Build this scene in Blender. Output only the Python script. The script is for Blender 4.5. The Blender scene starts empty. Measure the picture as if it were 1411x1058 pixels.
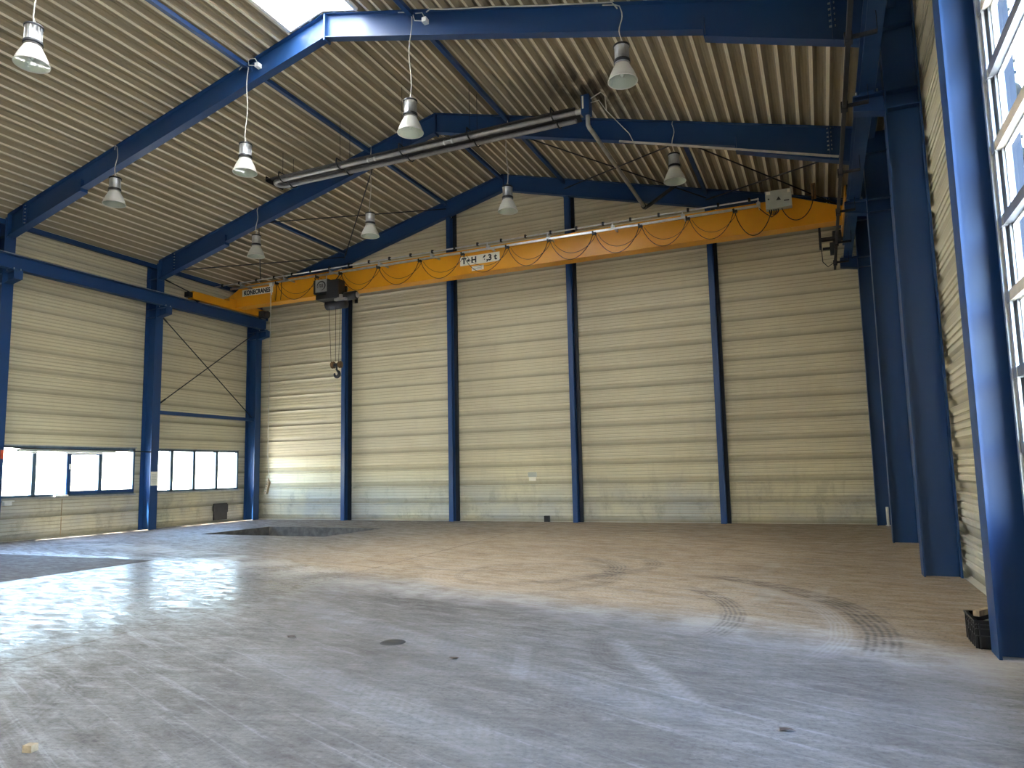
import bpy, math, random
from mathutils import Vector, Matrix
random.seed(7)
sc = bpy.context.scene
COL = sc.collection
PI = math.pi

# ------------------------------------------------------------------ dimensions
W = 21.684                      # clear width between inner column flanges
RX = W / 2                      # ridge
YC, YB, YA, YZ = 0.0, -4.68, -9.61, -14.42   # portal frames, back to front
SOUTH = -29.0
XL, XR, YW = -0.536, 22.219, 0.322             # wall faces
RZ, SL = 11.93, 0.26
def rtop(x): return RZ - SL * abs(x - RX)    # top of rafters / underside of roof deck
FW = 0.30

# ------------------------------------------------------------------ mesh helper
class MB:
    def __init__(s): s.v = []; s.f = []; s.sm = []
    def add(s, vs, fs, smooth=False):
        b = len(s.v); s.v += [tuple(v) for v in vs]
        for f in fs: s.f.append(tuple(b + i for i in f)); s.sm.append(smooth)
        return s
    def box(s, a, b):
        x0, x1 = sorted((a[0], b[0])); y0, y1 = sorted((a[1], b[1])); z0, z1 = sorted((a[2], b[2]))
        return s.add([(x0,y0,z0),(x1,y0,z0),(x1,y1,z0),(x0,y1,z0),(x0,y0,z1),(x1,y0,z1),(x1,y1,z1),(x0,y1,z1)],
                     [(0,3,2,1),(4,5,6,7),(0,1,5,4),(1,2,6,5),(2,3,7,6),(3,0,4,7)])
    def prism(s, poly, vec, smooth=False):
        n = len(poly); vec = Vector(vec); P = [Vector(p) for p in poly]
        vs = P + [p + vec for p in P]
        fs = [tuple(range(n))[::-1], tuple(range(n, 2 * n))]
        nrm = Vector((0,0,0))
        for i in range(n): nrm += P[i].cross(P[(i + 1) % n])
        if nrm.dot(vec) < 0:
            fs = [f[::-1] for f in fs]
            fs += [(i, n + i, n + (i + 1) % n, (i + 1) % n) for i in range(n)]
        else:
            fs += [(i, (i + 1) % n, n + (i + 1) % n, n + i) for i in range(n)]
        return s.add(vs, fs, smooth)
    def xz(s, poly, y0, y1): return s.prism([(x, y0, z) for x, z in poly], (0, y1 - y0, 0))
    def bar(s, p0, p1, w, h, up=(0,0,1)):        # rectangular bar
        p0, p1 = Vector(p0), Vector(p1); d = (p1 - p0).normalized(); up = Vector(up)
        if abs(d.dot(up)) > .99: up = Vector((1,0,0))
        r = d.cross(up).normalized(); u = r.cross(d)
        return s.prism([p0 + r*a*w/2 + u*b*h/2 for a, b in ((-1,-1),(1,-1),(1,1),(-1,1))], p1 - p0)
    def ibeam(s, p0, p1, hdir, h, w, tf, tw):
        p0, p1, u = Vector(p0), Vector(p1), Vector(hdir).normalized()
        d = (p1 - p0).normalized(); r = d.cross(u).normalized()
        a, b, c, e = h/2, w/2, h/2 - tf, tw/2
        pr = [(-b,-a),(b,-a),(b,-c),(e,-c),(e,c),(b,c),(b,a),(-b,a),(-b,c),(-e,c),(-e,-c),(-b,-c)]
        n = len(pr); A = [p0 + r*x + u*y for x, y in pr]; B = [q + (p1 - p0) for q in A]
        fs = [(i, (i+1) % n, n + (i+1) % n, n + i) for i in range(n)]
        caps = [(0,1,2,11),(2,3,10,11),(3,4,9,10),(4,5,8,9),(5,6,7,8)]
        fs += [c_[::-1] for c_ in caps] + [tuple(n + i for i in c_) for c_ in caps]
        return s.add(A + B, fs)
    def tube(s, pts, r, n=8, cap=True, smooth=True):
        P = [Vector(p) for p in pts]; m = len(P); rs = r if isinstance(r, (list, tuple)) else [r] * m
        vs, fs = [], []; prev = None
        for i, p in enumerate(P):
            t = (P[min(i+1, m-1)] - P[max(i-1, 0)]).normalized()
            if prev is None:
                a = Vector((0,0,1)) if abs(t.z) < .9 else Vector((1,0,0)); nn = t.cross(a).normalized()
            else:
                nn = prev - t * prev.dot(t)
                nn = nn.normalized() if nn.length > 1e-6 else t.orthogonal().normalized()
            prev = nn; bb = t.cross(nn)
            for k in range(n):
                a = 2 * PI * k / n; vs.append(p + (nn * math.cos(a) + bb * math.sin(a)) * rs[i])
        for i in range(m - 1):
            for k in range(n):
                fs.append((i*n+k, i*n+(k+1) % n, (i+1)*n+(k+1) % n, (i+1)*n+k))
        s.add(vs, fs, smooth)
        if cap:
            s.add(vs[:n], [tuple(range(n))[::-1]]); s.add(vs[-n:], [tuple(range(n))])
        return s
    def lathe(s, prof, c=(0,0,0), n=24, axis='z', smooth=True):
        vs, fs = [], []; m = len(prof)
        for r, h in prof:
            for k in range(n):
                a = 2*PI*k/n; x, y = r*math.cos(a), r*math.sin(a)
                q = (x, y, h) if axis == 'z' else ((h, x, y) if axis == 'x' else (y, h, x))
                vs.append((c[0]+q[0], c[1]+q[1], c[2]+q[2]))
        for i in range(m - 1):
            for k in range(n):
                fs.append((i*n+k, i*n+(k+1) % n, (i+1)*n+(k+1) % n, (i+1)*n+k))
        return s.add(vs, fs, smooth)
    def build(s, name, mat, parent=None, origin=None):
        me = bpy.data.meshes.new(name)
        o = bpy.data.objects.new(name, me)
        off = Vector((0,0,0))
        if parent is not None:
            o.parent = parent
            q = parent
            while q is not None: off += q.location; q = q.parent
        elif origin is not None:
            off = Vector(origin); o.location = off
        me.from_pydata([tuple(Vector(v) - off) for v in s.v], [], s.f)
        me.polygons.foreach_set('use_smooth', s.sm)
        if mat is not None:
            for m_ in (mat if isinstance(mat, (list, tuple)) else [mat]): me.materials.append(m_)
        me.update(); COL.objects.link(o)
        return o

def tag(o, label=None, cat=None, group=None, kind=None):
    if label: o['label'] = label
    if cat: o['category'] = cat
    if group: o['group'] = group
    if kind: o['kind'] = kind
    return o
def thing(name, label, cat, loc, group=None, kind='thing'):
    o = bpy.data.objects.new(name, None); o.location = loc; o.empty_display_size = .1
    COL.objects.link(o); return tag(o, label, cat, group, kind)
def text_mesh(body, size, name, mat, parent, loc, rot, sx=1.0, bold=0.0, spacing=1.0):
    cu = bpy.data.curves.new(name, 'FONT'); cu.body = body; cu.size = size; cu.extrude = .002
    cu.offset = bold; cu.align_x = 'CENTER'; cu.align_y = 'CENTER'; cu.space_character = spacing
    t = bpy.data.objects.new(name + '_tmp', cu); COL.objects.link(t)
    bpy.context.view_layer.update()
    dg = bpy.context.evaluated_depsgraph_get()
    me = bpy.data.meshes.new_from_object(t.evaluated_get(dg))
    bpy.data.objects.remove(t); bpy.data.curves.remove(cu)
    M = Matrix.Translation(Vector(loc)) @ rot.to_4x4() @ Matrix.Diagonal((sx, 1, 1, 1))
    me.transform(M)
    off = Vector((0,0,0)); q = parent
    while q is not None: off += q.location; q = q.parent
    me.transform(Matrix.Translation(-off))
    me.materials.clear(); me.materials.append(mat); me.name = name
    o = bpy.data.objects.new(name, me); o.parent = parent; COL.objects.link(o)
    return o

# ------------------------------------------------------------------ materials
class NT:
    def __init__(s, name):
        s.m = bpy.data.materials.new(name); s.m.use_nodes = True
        s.t = s.m.node_tree; s.t.nodes.clear()
        s.out = s.n('ShaderNodeOutputMaterial')
    def n(s, typ, **kw):
        nd = s.t.nodes.new(typ)
        for k, v in kw.items():
            if k == 'ins':
                for i, x in v.items(): s.set(nd, i, x)
            else: setattr(nd, k, v)
        return nd
    def set(s, nd, i, x):
        if isinstance(x, bpy.types.NodeSocket): s.t.links.new(x, nd.inputs[i])
        elif isinstance(x, bpy.types.Node): s.t.links.new(x.outputs[0], nd.inputs[i])
        else:
            if isinstance(x, (tuple, list)) and len(x) == 3 and nd.inputs[i].type == 'RGBA': x = (*x, 1)
            nd.inputs[i].default_value = x
    def math(s, op, a, b=0.0, c=None, clamp=False):
        nd = s.n('ShaderNodeMath', operation=op, use_clamp=clamp); s.set(nd, 0, a); s.set(nd, 1, b)
        if c is not None: s.set(nd, 2, c)
        return nd.outputs[0]
    def mix(s, f, a, b, blend='MIX'):
        nd = s.n('ShaderNodeMix', data_type='RGBA', blend_type=blend)
        s.set(nd, 0, f); s.set(nd, 6, a); s.set(nd, 7, b); return nd.outputs[2]
    def ramp(s, f, lo, hi, a=0.0, b=1.0):
        nd = s.n('ShaderNodeMapRange', clamp=True); nd.interpolation_type = 'SMOOTHSTEP'
        for i, x in enumerate((f, lo, hi, a, b)): s.set(nd, i, x)
        return nd.outputs[0]
    def pos(s): return s.n('ShaderNodeNewGeometry').outputs['Position']
    def map(s, v, scale=(1,1,1), loc=(0,0,0), rot=(0,0,0)):
        nd = s.n('ShaderNodeMapping'); s.set(nd, 0, v); nd.inputs[1].default_value = loc
        nd.inputs[2].default_value = rot; nd.inputs[3].default_value = scale; return nd.outputs[0]
    def streak(s, v, along, across, ang, detail=6, rough=.68, dist=0.0):
        nd = s.n('ShaderNodeMapping', vector_type='TEXTURE'); s.set(nd, 0, v)
        nd.inputs[2].default_value = (0, 0, ang); nd.inputs[3].default_value = (1 / along, 1 / across, 1)
        return s.noise(nd.outputs[0], 1.0, detail, rough, dist)
    def noise(s, v, scale, detail=4, rough=.55, dist=0.0):
        nd = s.n('ShaderNodeTexNoise'); s.set(nd, 'Vector', v); nd.inputs['Scale'].default_value = scale
        nd.inputs['Detail'].default_value = detail; nd.inputs['Roughness'].default_value = rough
        nd.inputs['Distortion'].default_value = dist; return nd.outputs['Fac']
    def bsdf(s, color, rough=.5, metal=0.0, spec=.5, bump=None, bs=.2, bd=.02, coat=None):
        p = s.n('ShaderNodeBsdfPrincipled'); s.set(p, 'Base Color', color); s.set(p, 'Roughness', rough)
        s.set(p, 'Metallic', metal); s.set(p, 'Specular IOR Level', spec)
        if bump is not None:
            b = s.n('ShaderNodeBump'); b.inputs['Strength'].default_value = bs; b.inputs['Distance'].default_value = bd
            s.set(b, 'Height', bump); s.t.links.new(b.outputs[0], p.inputs['Normal'])
        s.t.links.new(p.outputs[0], s.out.inputs[0]); return s.m

def plain(name, c, rough=.5, metal=0.0, spec=.5, var=.12, scale=6.0):
    t = NT(name); f = t.noise(t.pos(), scale, 5)
    k = t.ramp(f, .3, .7, 1 - var, 1 + var)
    col = t.mix(1.0, c, k, 'MULTIPLY')
    return t.bsdf(col, rough, metal, spec)

M = {}
def mk_blue():
    t = NT('blue_paint'); p = t.pos()
    a = t.noise(p, 1.3, 4); b = t.noise(t.map(p, (9, 9, .8)), 2, 5); c = t.noise(p, 40, 3)
    col = t.mix(t.ramp(a, .35, .7, 0, .35), (.009, .046, .145), (.013, .055, .160))
    col = t.mix(t.ramp(b, .60, .80, 0, .25), col, (.03, .07, .13))
    col = t.mix(t.ramp(c, .70, .78, 0, .35), col, (.07, .09, .13))
    return t.bsdf(col, t.ramp(a, .3, .7, .36, .5), 0, .5, c, .05, .002)
M['blue'] = mk_blue()
def mk_yellow():
    t = NT('crane_yellow'); p = t.pos(); a = t.noise(p, 1.1, 4); c = t.noise(p, 25, 4)
    col = t.mix(t.ramp(a, .35, .7), (.76, .33, .012), (.70, .29, .010))
    col = t.mix(t.ramp(c, .66, .8, 0, .3), col, (.35, .16, .02))
    return t.bsdf(col, .34, 0, .5)
M['yellow'] = mk_yellow()
def mk_liner():
    t = NT('liner_panel_cream'); p = t.pos(); sp = t.n('ShaderNodeSeparateXYZ', ins={0: p})
    z = sp.outputs[2]
    big = t.noise(p, .35, 3); st = t.noise(t.map(p, (2.2, 2.2, .35)), 1.6, 6, .65, .4); sm = t.noise(p, 9, 5)
    hs = t.noise(t.map(p, (.25, .25, 14)), 1.4, 4)
    col = t.mix(t.ramp(big, .3, .7), (.70, .63, .43), (.63, .56, .385))
    col = t.mix(t.ramp(hs, .4, .75, 0, .30), col, (.44, .385, .26))
    low = t.ramp(z, .2, 2.6, 1, 0)                       # splash dirt along the foot of the walls
    d = t.math('MULTIPLY', t.ramp(st, .48, .72), t.math('MULTIPLY_ADD', low, .42, .10))
    col = t.mix(d, col, (.36, .31, .19))
    foot = t.ramp(z, .5, 1.9, 1, 0)
    d2 = t.math('MULTIPLY', t.ramp(big, .36, .58), t.math('MULTIPLY', foot, .85))
    col = t.mix(d2, col, (.47, .455, .41))
    d3 = t.math('MULTIPLY', t.ramp(t.noise(t.map(p, (1.3, 1.3, .8)), 1.8, 7, .7), .50, .66), t.math('MULTIPLY', foot, .38))
    col = t.mix(d3, col, (.20, .18, .13))
    col = t.mix(t.ramp(sm, .66, .82, 0, .25), col, (.34, .29, .2))
    # shade in tray joints and bead grooves, painted into the colour, every 0.6 m
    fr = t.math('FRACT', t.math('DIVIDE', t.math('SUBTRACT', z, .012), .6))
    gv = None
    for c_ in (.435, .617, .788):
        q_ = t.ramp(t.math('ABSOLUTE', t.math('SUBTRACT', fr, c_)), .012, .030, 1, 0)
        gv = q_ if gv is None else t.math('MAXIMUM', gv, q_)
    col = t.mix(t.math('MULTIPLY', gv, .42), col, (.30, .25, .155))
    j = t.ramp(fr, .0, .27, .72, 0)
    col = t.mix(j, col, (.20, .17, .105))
    return t.bsdf(col, .42, 0, .45)
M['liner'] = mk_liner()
def mk_deck(name, a, b):
    t = NT(name); p = t.pos(); n1 = t.noise(t.map(p, (6, .35, 6)), 1.2, 4); n2 = t.noise(p, .5, 3)
    col = t.mix(t.ramp(n1, .35, .7), a, b)
    v = t.n('ShaderNodeVectorMath', operation='DISTANCE'); t.set(v, 0, p); v.inputs[1].default_value = (16.0, -6.2, 10.8)
    soot = t.ramp(v.outputs['Value'], .25, 1.9, .85, 0)   # soot left by the heater's burner
    soot = t.math('MULTIPLY', soot, t.ramp(t.noise(p, 1.6, 3), .3, .6))
    col = t.mix(soot, col, (.035, .025, .018))
    return t.bsdf(col, .5, 0, .4)
M['deck'] = mk_deck('roof_deck_cream', (.74, .665, .50), (.68, .60, .44))
M['deck_web'] = mk_deck('roof_deck_brown_web', (.36, .295, .19), (.30, .245, .155))  # browner, darker tone for the deck's webs and wide flanges
M['steel'] = plain('galvanised_steel', (.42, .42, .41), .38, .8)
M['alu'] = plain('bare_aluminium', (.6, .6, .6), .33, .9)
M['dark_rod'] = plain('dark_rod_steel', (.03, .03, .035), .55, .3)
M['black'] = plain('black_plastic', (.012, .012, .014), .45)
M['rubber'] = plain('black_cable', (.02, .014, .012), .6)
M['white'] = plain('white_enamel', (.78, .77, .72), .4, var=.05)
M['cable_white'] = plain('pale_cable', (.55, .52, .45), .5)
M['grey_box'] = plain('light_grey_enclosure', (.44, .45, .39), .45, var=.05)
M['dark_grey'] = plain('dark_grey_board', (.045, .043, .042), .7)
M['brown'] = plain('rusty_sheave', (.16, .085, .03), .6)
M['sign_white'] = plain('sign_white', (.82, .78, .66), .5, var=.03)
M['sign_black'] = plain('sign_black', (.012, .012, .012), .5, var=.0)
M['wood'] = plain('worn_timber', (.40, .29, .17), .7, var=.3, scale=14)
M['tan_rail'] = plain('pale_door_rail', (.62, .52, .38), .5)
M['door_frame'] = plain('door_frame_aluminium', (.30, .30, .30), .4, .6)
M['win_frame'] = plain('window_frame_grey_blue', (.055, .095, .135), .45)
M['red'] = plain('red_sticker', (.6, .08, .03), .5)
M['leaf'] = plain('dry_leaf', (.09, .06, .04), .8)
M['stain_disc'] = plain('floor_cap_iron', (.045, .042, .036), .6, .3)
M['heater_tube'] = plain('radiant_tube_steel', (.30, .29, .285), .42, .5)
M['heater_shade'] = plain('heater_reflector_steel', (.030, .026, .024), .5, .2)
M['gap_dark'] = plain('dark_gap_fill', (.006, .011, .022), .6)  # near-black, stands for the darkness inside gaps
M['curb'] = plain('skylight_curb_white', (.86, .84, .78), .6, var=.04)
M['ground'] = plain('yard_concrete', (.50, .48, .44), .9, var=.15, scale=.8)
M['pit'] = plain('pit_concrete', (.10, .09, .078), .8, var=.35, scale=5)
M['panel_glass'] = None
def mk_glass(name, tint, gl=.06, r=.02):
    t = NT(name); tr = t.n('ShaderNodeBsdfTransparent'); tr.inputs[0].default_value = (*tint, 1)
    g = t.n('ShaderNodeBsdfGlossy'); g.inputs['Roughness'].default_value = r
    mx = t.n('ShaderNodeMixShader'); mx.inputs[0].default_value = gl
    t.t.links.new(tr.outputs[0], mx.inputs[1]); t.t.links.new(g.outputs[0], mx.inputs[2])
    t.t.links.new(mx.outputs[0], t.out.inputs[0]); return t.m
M['glass'] = mk_glass('window_glass', (.93, .96, .97))
M['door_glass'] = mk_glass('acrylic_door_pane', (.80, .89, .98))
M['lamp_glass'] = mk_glass('lamp_cover_glass', (.9, .97, .93), .12, .08)
def mk_dome():
    t = NT('opal_skylight'); tl = t.n('ShaderNodeBsdfTranslucent'); tl.inputs[0].default_value = (.93, .93, .90, 1)
    d = t.n('ShaderNodeBsdfDiffuse'); d.inputs[0].default_value = (.85, .85, .82, 1)
    mx = t.n('ShaderNodeMixShader'); mx.inputs[0].default_value = .18
    t.t.links.new(tl.outputs[0], mx.inputs[1]); t.t.links.new(d.outputs[0], mx.inputs[2])
    t.t.links.new(mx.outputs[0], t.out.inputs[0]); return t.m
M['dome'] = mk_dome()
def mk_shade():
    t = NT('prismatic_lamp_shade')
    p = t.n('ShaderNodeBsdfPrincipled'); p.inputs['Base Color'].default_value = (.62, .60, .54, 1)
    p.inputs['Roughness'].default_value = .3
    tl = t.n('ShaderNodeBsdfTranslucent'); tl.inputs[0].default_value = (.8, .8, .74, 1)
    mx = t.n('ShaderNodeMixShader'); mx.inputs[0].default_value = .35
    t.t.links.new(p.outputs[0], mx.inputs[1]); t.t.links.new(tl.outputs[0], mx.inputs[2])
    t.t.links.new(mx.outputs[0], t.out.inputs[0]); return t.m
M['shade'] = mk_shade()

def mk_floor(name='worn_concrete_floor', dark=False):
    t = NT(name); p = t.pos(); sp = t.n('ShaderNodeSeparateXYZ', ins={0: p}); X, Y = sp.outputs[0], sp.outputs[1]
    n_big = t.noise(p, .16, 3, .5); n_mid = t.noise(p, .9, 6, .62); n_fine = t.noise(p, 9, 6, .6); n_x = t.noise(p, 60, 3)
    # long drag streaks, roughly across the hall
    st = t.streak(p, .45, 4.2, -.27, 7, .66, .15)
    st2 = t.streak(p, .35, 10, -.40, 7, .68, .1)
    grey = t.mix(t.ramp(n_mid, .3, .7), (.142, .125, .106), (.205, .187, .166))
    tan = t.mix(t.ramp(n_mid, .3, .7), (.40, .295, .185), (.50, .385, .255))
    sc1 = t.streak(p, 1.6, 24, .30, 7, .7, .2); sc2 = t.streak(p, .8, 30, -.33, 7, .72, .1)
    grit = t.noise(p, 26, 6, .7); cloud = t.streak(p, 2.6, 6.0, -.2, 9, .74, .4)
    # a tan dust field over the back half, worn off towards the camera
    edge = t.math('ADD', Y, t.math('MULTIPLY', t.math('SUBTRACT', X, 17.6), .33))
    edge = t.math('ADD', edge, t.math('MULTIPLY', t.math('SUBTRACT', n_big, .5), 2.2))
    edge = t.math('ADD', edge, t.math('MULTIPLY', t.math('SUBTRACT', st, .5), .9))
    ft = t.ramp(edge, -13.9, -12.4, 0, 1)
    lx = t.ramp(t.math('ADD', X, t.math('MULTIPLY', n_big, 3)), 9.5, 14.5, .15, 1)
    col = t.mix(t.math('MULTIPLY', ft, lx), grey, tan)
    # browner, darker along the far wall and right bay
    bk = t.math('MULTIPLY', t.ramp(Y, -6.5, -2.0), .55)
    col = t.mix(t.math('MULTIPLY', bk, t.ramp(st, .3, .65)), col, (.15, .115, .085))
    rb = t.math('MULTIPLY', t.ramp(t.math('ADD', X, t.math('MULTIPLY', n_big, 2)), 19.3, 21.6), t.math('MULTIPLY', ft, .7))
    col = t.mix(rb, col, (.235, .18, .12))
    col = t.mix(t.ramp(st, .50, .66, 0, .50), col, t.mix(.55, col, (.09, .08, .075)))
    col = t.mix(t.ramp(st, .34, .46, .35, 0), col, t.mix(.5, col, (.50, .48, .47)))
    col = t.mix(t.ramp(st2, .54, .68, 0, .50), col, t.mix(.6, col, (.50, .49, .49)))
    col = t.mix(t.ramp(st2, .34, .46, .40, 0), col, t.mix(.55, col, (.10, .09, .085)))
    col = t.mix(t.ramp(n_fine, .58, .8, 0, .35), col, (.17, .15, .13))
    col = t.mix(t.ramp(cloud, .52, .70, 0, .42), col, t.mix(.5, col, (.07, .06, .05)))
    col = t.mix(t.ramp(cloud, .30, .46, .30, 0), col, t.mix(.5, col, (.52, .50, .48)))
    col = t.mix(t.ramp(sc1, .54, .70, 0, .40), col, t.mix(.6, col, (.06, .055, .05)))
    col = t.mix(t.ramp(sc2, .56, .72, 0, .35), col, t.mix(.5, col, (.52, .51, .50)))
    col = t.mix(t.ramp(grit, .50, .62, 0, .62), col, t.mix(.70, col, (.06, .055, .05)))
    col = t.mix(t.ramp(grit, .32, .44, .25, 0), col, t.mix(.5, col, (.55, .54, .53)))
    # pale scuffed strip at the edge of the dust
    es = t.math('MULTIPLY', t.ramp(edge, -14.4, -13.7), t.ramp(edge, -13.3, -12.6, 1, 0))
    es = t.math('MULTIPLY', es, t.ramp(n_mid, .38, .6))
    col = t.mix(t.math('MULTIPLY', es, .42), col, (.56, .52, .47))
    def ring(cx, cy, r, w, strength, c, x0=None, x1=None, y0=None, y1=None, tread=0):
        nonlocal col
        dx = t.math('SUBTRACT', X, cx); dy = t.math('SUBTRACT', Y, cy)
        d = t.math('SQRT', t.math('ADD', t.math('MULTIPLY', dx, dx), t.math('MULTIPLY', dy, dy)))
        d = t.math('ADD', d, t.math('MULTIPLY', t.math('SUBTRACT', n_mid, .5), .12))
        e = t.math('ABSOLUTE', t.math('SUBTRACT', d, r))
        f = t.ramp(e, w * .55, w, 1, 0)
        s = t.math('MULTIPLY_ADD', t.math('SINE', t.math('MULTIPLY', t.math('ADD', d, t.math('MULTIPLY', n_fine, .02)), 20 / w)), .30, .55)
        f = t.math('MULTIPLY', f, s)
        for v, lo, hi in ((X, x0, x1), (Y, y0, y1)):
            if lo is not None: f = t.math('MULTIPLY', f, t.ramp(v, lo, lo + .5))
            if hi is not None: f = t.math('MULTIPLY', f, t.ramp(v, hi - .5, hi, 1, 0))
        f = t.math('MULTIPLY', f, t.ramp(cloud, .36, .56, .35, 1))
        col = t.mix(t.math('MULTIPLY', f, min(1.0, strength * 1.35)), col, c)
    def band(xa, ya, xb, yb, w, strength, c, tread=False, fade=1.2):
        nonlocal col
        dx, dy = xb - xa, yb - ya; L = math.hypot(dx, dy); ux, uy = dx / L, dy / L
        ax = t.math('SUBTRACT', X, xa); ay = t.math('SUBTRACT', Y, ya)
        al = t.math('ADD', t.math('MULTIPLY', ax, ux), t.math('MULTIPLY', ay, uy))
        ac = t.math('ADD', t.math('MULTIPLY', ax, -uy), t.math('MULTIPLY', ay, ux))
        ac = t.math('ADD', ac, t.math('MULTIPLY', t.math('SUBTRACT', n_mid, .5), .10))
        f = t.ramp(t.math('ABSOLUTE', ac), w * .5, w, 1, 0)
        f = t.math('MULTIPLY', f, t.ramp(al, 0, fade)); f = t.math('MULTIPLY', f, t.ramp(al, L - fade, L, 1, 0))
        if tread:
            f = t.math('MULTIPLY', f, t.math('MULTIPLY_ADD', t.math('SINE', t.math('MULTIPLY', t.math('ADD', al, t.math('ABSOLUTE', ac)), 70)), .22, .6))
        f = t.math('MULTIPLY', f, t.ramp(n_fine, .25, .6, .5, 1))
        col = t.mix(t.math('MULTIPLY', f, strength), col, c)
    drk, lit = (.085, .072, .06), (.60, .58, .56)
    ring(16.85, -13.95, 4.0, .22, .75, drk, x0=18.6, y0=-14.9)
    ring(16.6, -13.6, 2.85, .16, .6, drk, x0=18.3, y0=-14.7)
    ring(17.3, -13.8, 3.2, .14, .22, lit, x0=18.8, y0=-15.2)
    ring(15.95, -10.9, 1.55, .22, .55, (.50, .40, .29), x1=16.9)
    ring(16.1, -10.9, 1.25, .10, .45, (.17, .13, .09), x1=16.4)
    ring(15.6, -10.3, 1.65, .20, .55, drk, x0=16.0)
    ring(16.2, -9.6, 1.5, .18, .40, drk, x0=16.6)
    ring(15.2, -11.2, 2.2, .22, .35, drk, x0=16.2)
    ring(13.8, -19.2, 1.7, .16, .4, drk, y0=-18.9)
    ring(19.9, -14.7, 1.55, .12, .4, drk, x1=19.6, y1=-14.7)
    band(16.6, -13.55, 21.9, -15.45, .20, .55, (.16, .15, .145), True)
    band(15.2, -13.1, 18.8, -14.35, .24, .50, (.20, .185, .175))
    band(14.6, -13.3, 17.6, -14.15, .10, .45, drk, True)
    band(13.0, -13.1, 19.6, -16.9, .07, .35, drk)
    band(13.4, -13.9, 20.3, -17.2, .25, .18, (.46, .46, .48), True)
    band(14.8, -16.2, 19.5, -18.1, .30, .18, (.47, .46, .46), True)
    band(15.0, -17.1, 19.0, -18.9, .22, .30, drk, True)
    band(18.3, -14.6, 19.7, -16.8, .12, .22, lit, True, .5)
    band(17.7, -15.2, 18.2, -16.6, .09, .2, lit, True, .4)
    band(19.5, -10.4, 19.6, -8.2, .16, .40, (.36, .31, .24), False, .5)
    band(19.6, -12.6, 19.75, -11.2, .16, .40, (.40, .36, .30), False, .3)
    band(20.25, -12.3, 20.35, -10.9, .12, .35, (.40, .36, .30), False, .3)
    band(12.6, -10.9, 16.5, -10.75, .04, .5, drk)
    band(14.9, -3.9, 21.0, -8.6, .06, .3, drk)
    # saw-cut joint running the length of the hall
    jx = t.math('ADD', t.math('MULTIPLY', Y, -.071), 12.29)
    jd = t.math('ABSOLUTE', t.math('SUBTRACT', X, jx))
    col = t.mix(t.ramp(jd, .008, .022, .75, 0), col, (.10, .065, .045))
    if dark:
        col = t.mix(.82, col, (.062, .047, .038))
    rough = t.ramp(sc1, .38, .62, .17, .36)
    rough = t.math('ADD', rough, t.ramp(cloud, .40, .66, .0, .26))
    pol = t.math('MAXIMUM', t.ramp(t.math('ADD', X, t.math('MULTIPLY', n_big, 3)), 14.2, 16.5), t.ramp(t.math('ADD', Y, t.math('MULTIPLY', st, 2)), -10.4, -9.0))
    rough = t.math('ADD', rough, t.math('MULTIPLY', pol, .26))
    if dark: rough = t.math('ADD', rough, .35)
    bump = t.math('ADD', t.math('MULTIPLY', sc1, .5), t.math('ADD', t.math('MULTIPLY', cloud, .35), t.math('MULTIPLY', grit, .10)))
    return t.bsdf(col, rough, 0, .15 if dark else t.math('MULTIPLY', t.ramp(pol, 0, 1, .30, .24), t.ramp(cloud, .38, .62, 1.15, .35)), bump, .22, .010)
M['floor'] = mk_floor()
M['floor_dark'] = mk_floor('dark_stained_concrete', True)

# ------------------------------------------------------------------ the setting
def S(o, kind='structure'): o['kind'] = kind; return o

# floor with a shallow pit
px0, px1, py0, py1, pd = 3.40, 7.9, -5.85, -3.0, .8
f = MB()
xs = [XL, px0, px1, XR]; ys = [SOUTH, py0, py1, YW]
for i in range(3):
    for j in range(3):
        if i == 1 and j == 1: continue
        f.add([(xs[i], ys[j], 0), (xs[i+1], ys[j], 0), (xs[i+1], ys[j+1], 0), (xs[i], ys[j+1], 0)], [(0,1,2,3)])
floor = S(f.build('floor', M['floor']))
p = MB()
p.add([(px0,py0,0),(px1,py0,0),(px1,py1,0),(px0,py1,0),(px0,py0,-pd),(px1-1.2,py0,-pd),(px1-1.2,py1,-pd),(px0,py1,-pd)],
      [(4,5,6,7),(0,4,7,3),(3,7,6,2),(2,6,5,1),(1,5,4,0)])
p.build('pit_lining', M['pit'], floor)
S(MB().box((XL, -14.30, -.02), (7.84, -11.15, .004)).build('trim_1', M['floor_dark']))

g = MB()
def gq(x0, y0, x1, y1): g.add([(x0,y0,-.12),(x1,y0,-.12),(x1,y1,-.12),(x0,y1,-.12)], [(0,1,2,3)])
gq(-90, -90, XL - .1, 60); gq(XR + .1, -90, 110, 60); gq(XL - .1, -90, XR + .1, SOUTH); gq(XL - .1, YW + .1, XR + .1, 60)
S(g.build('ground', M['ground']))

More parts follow.
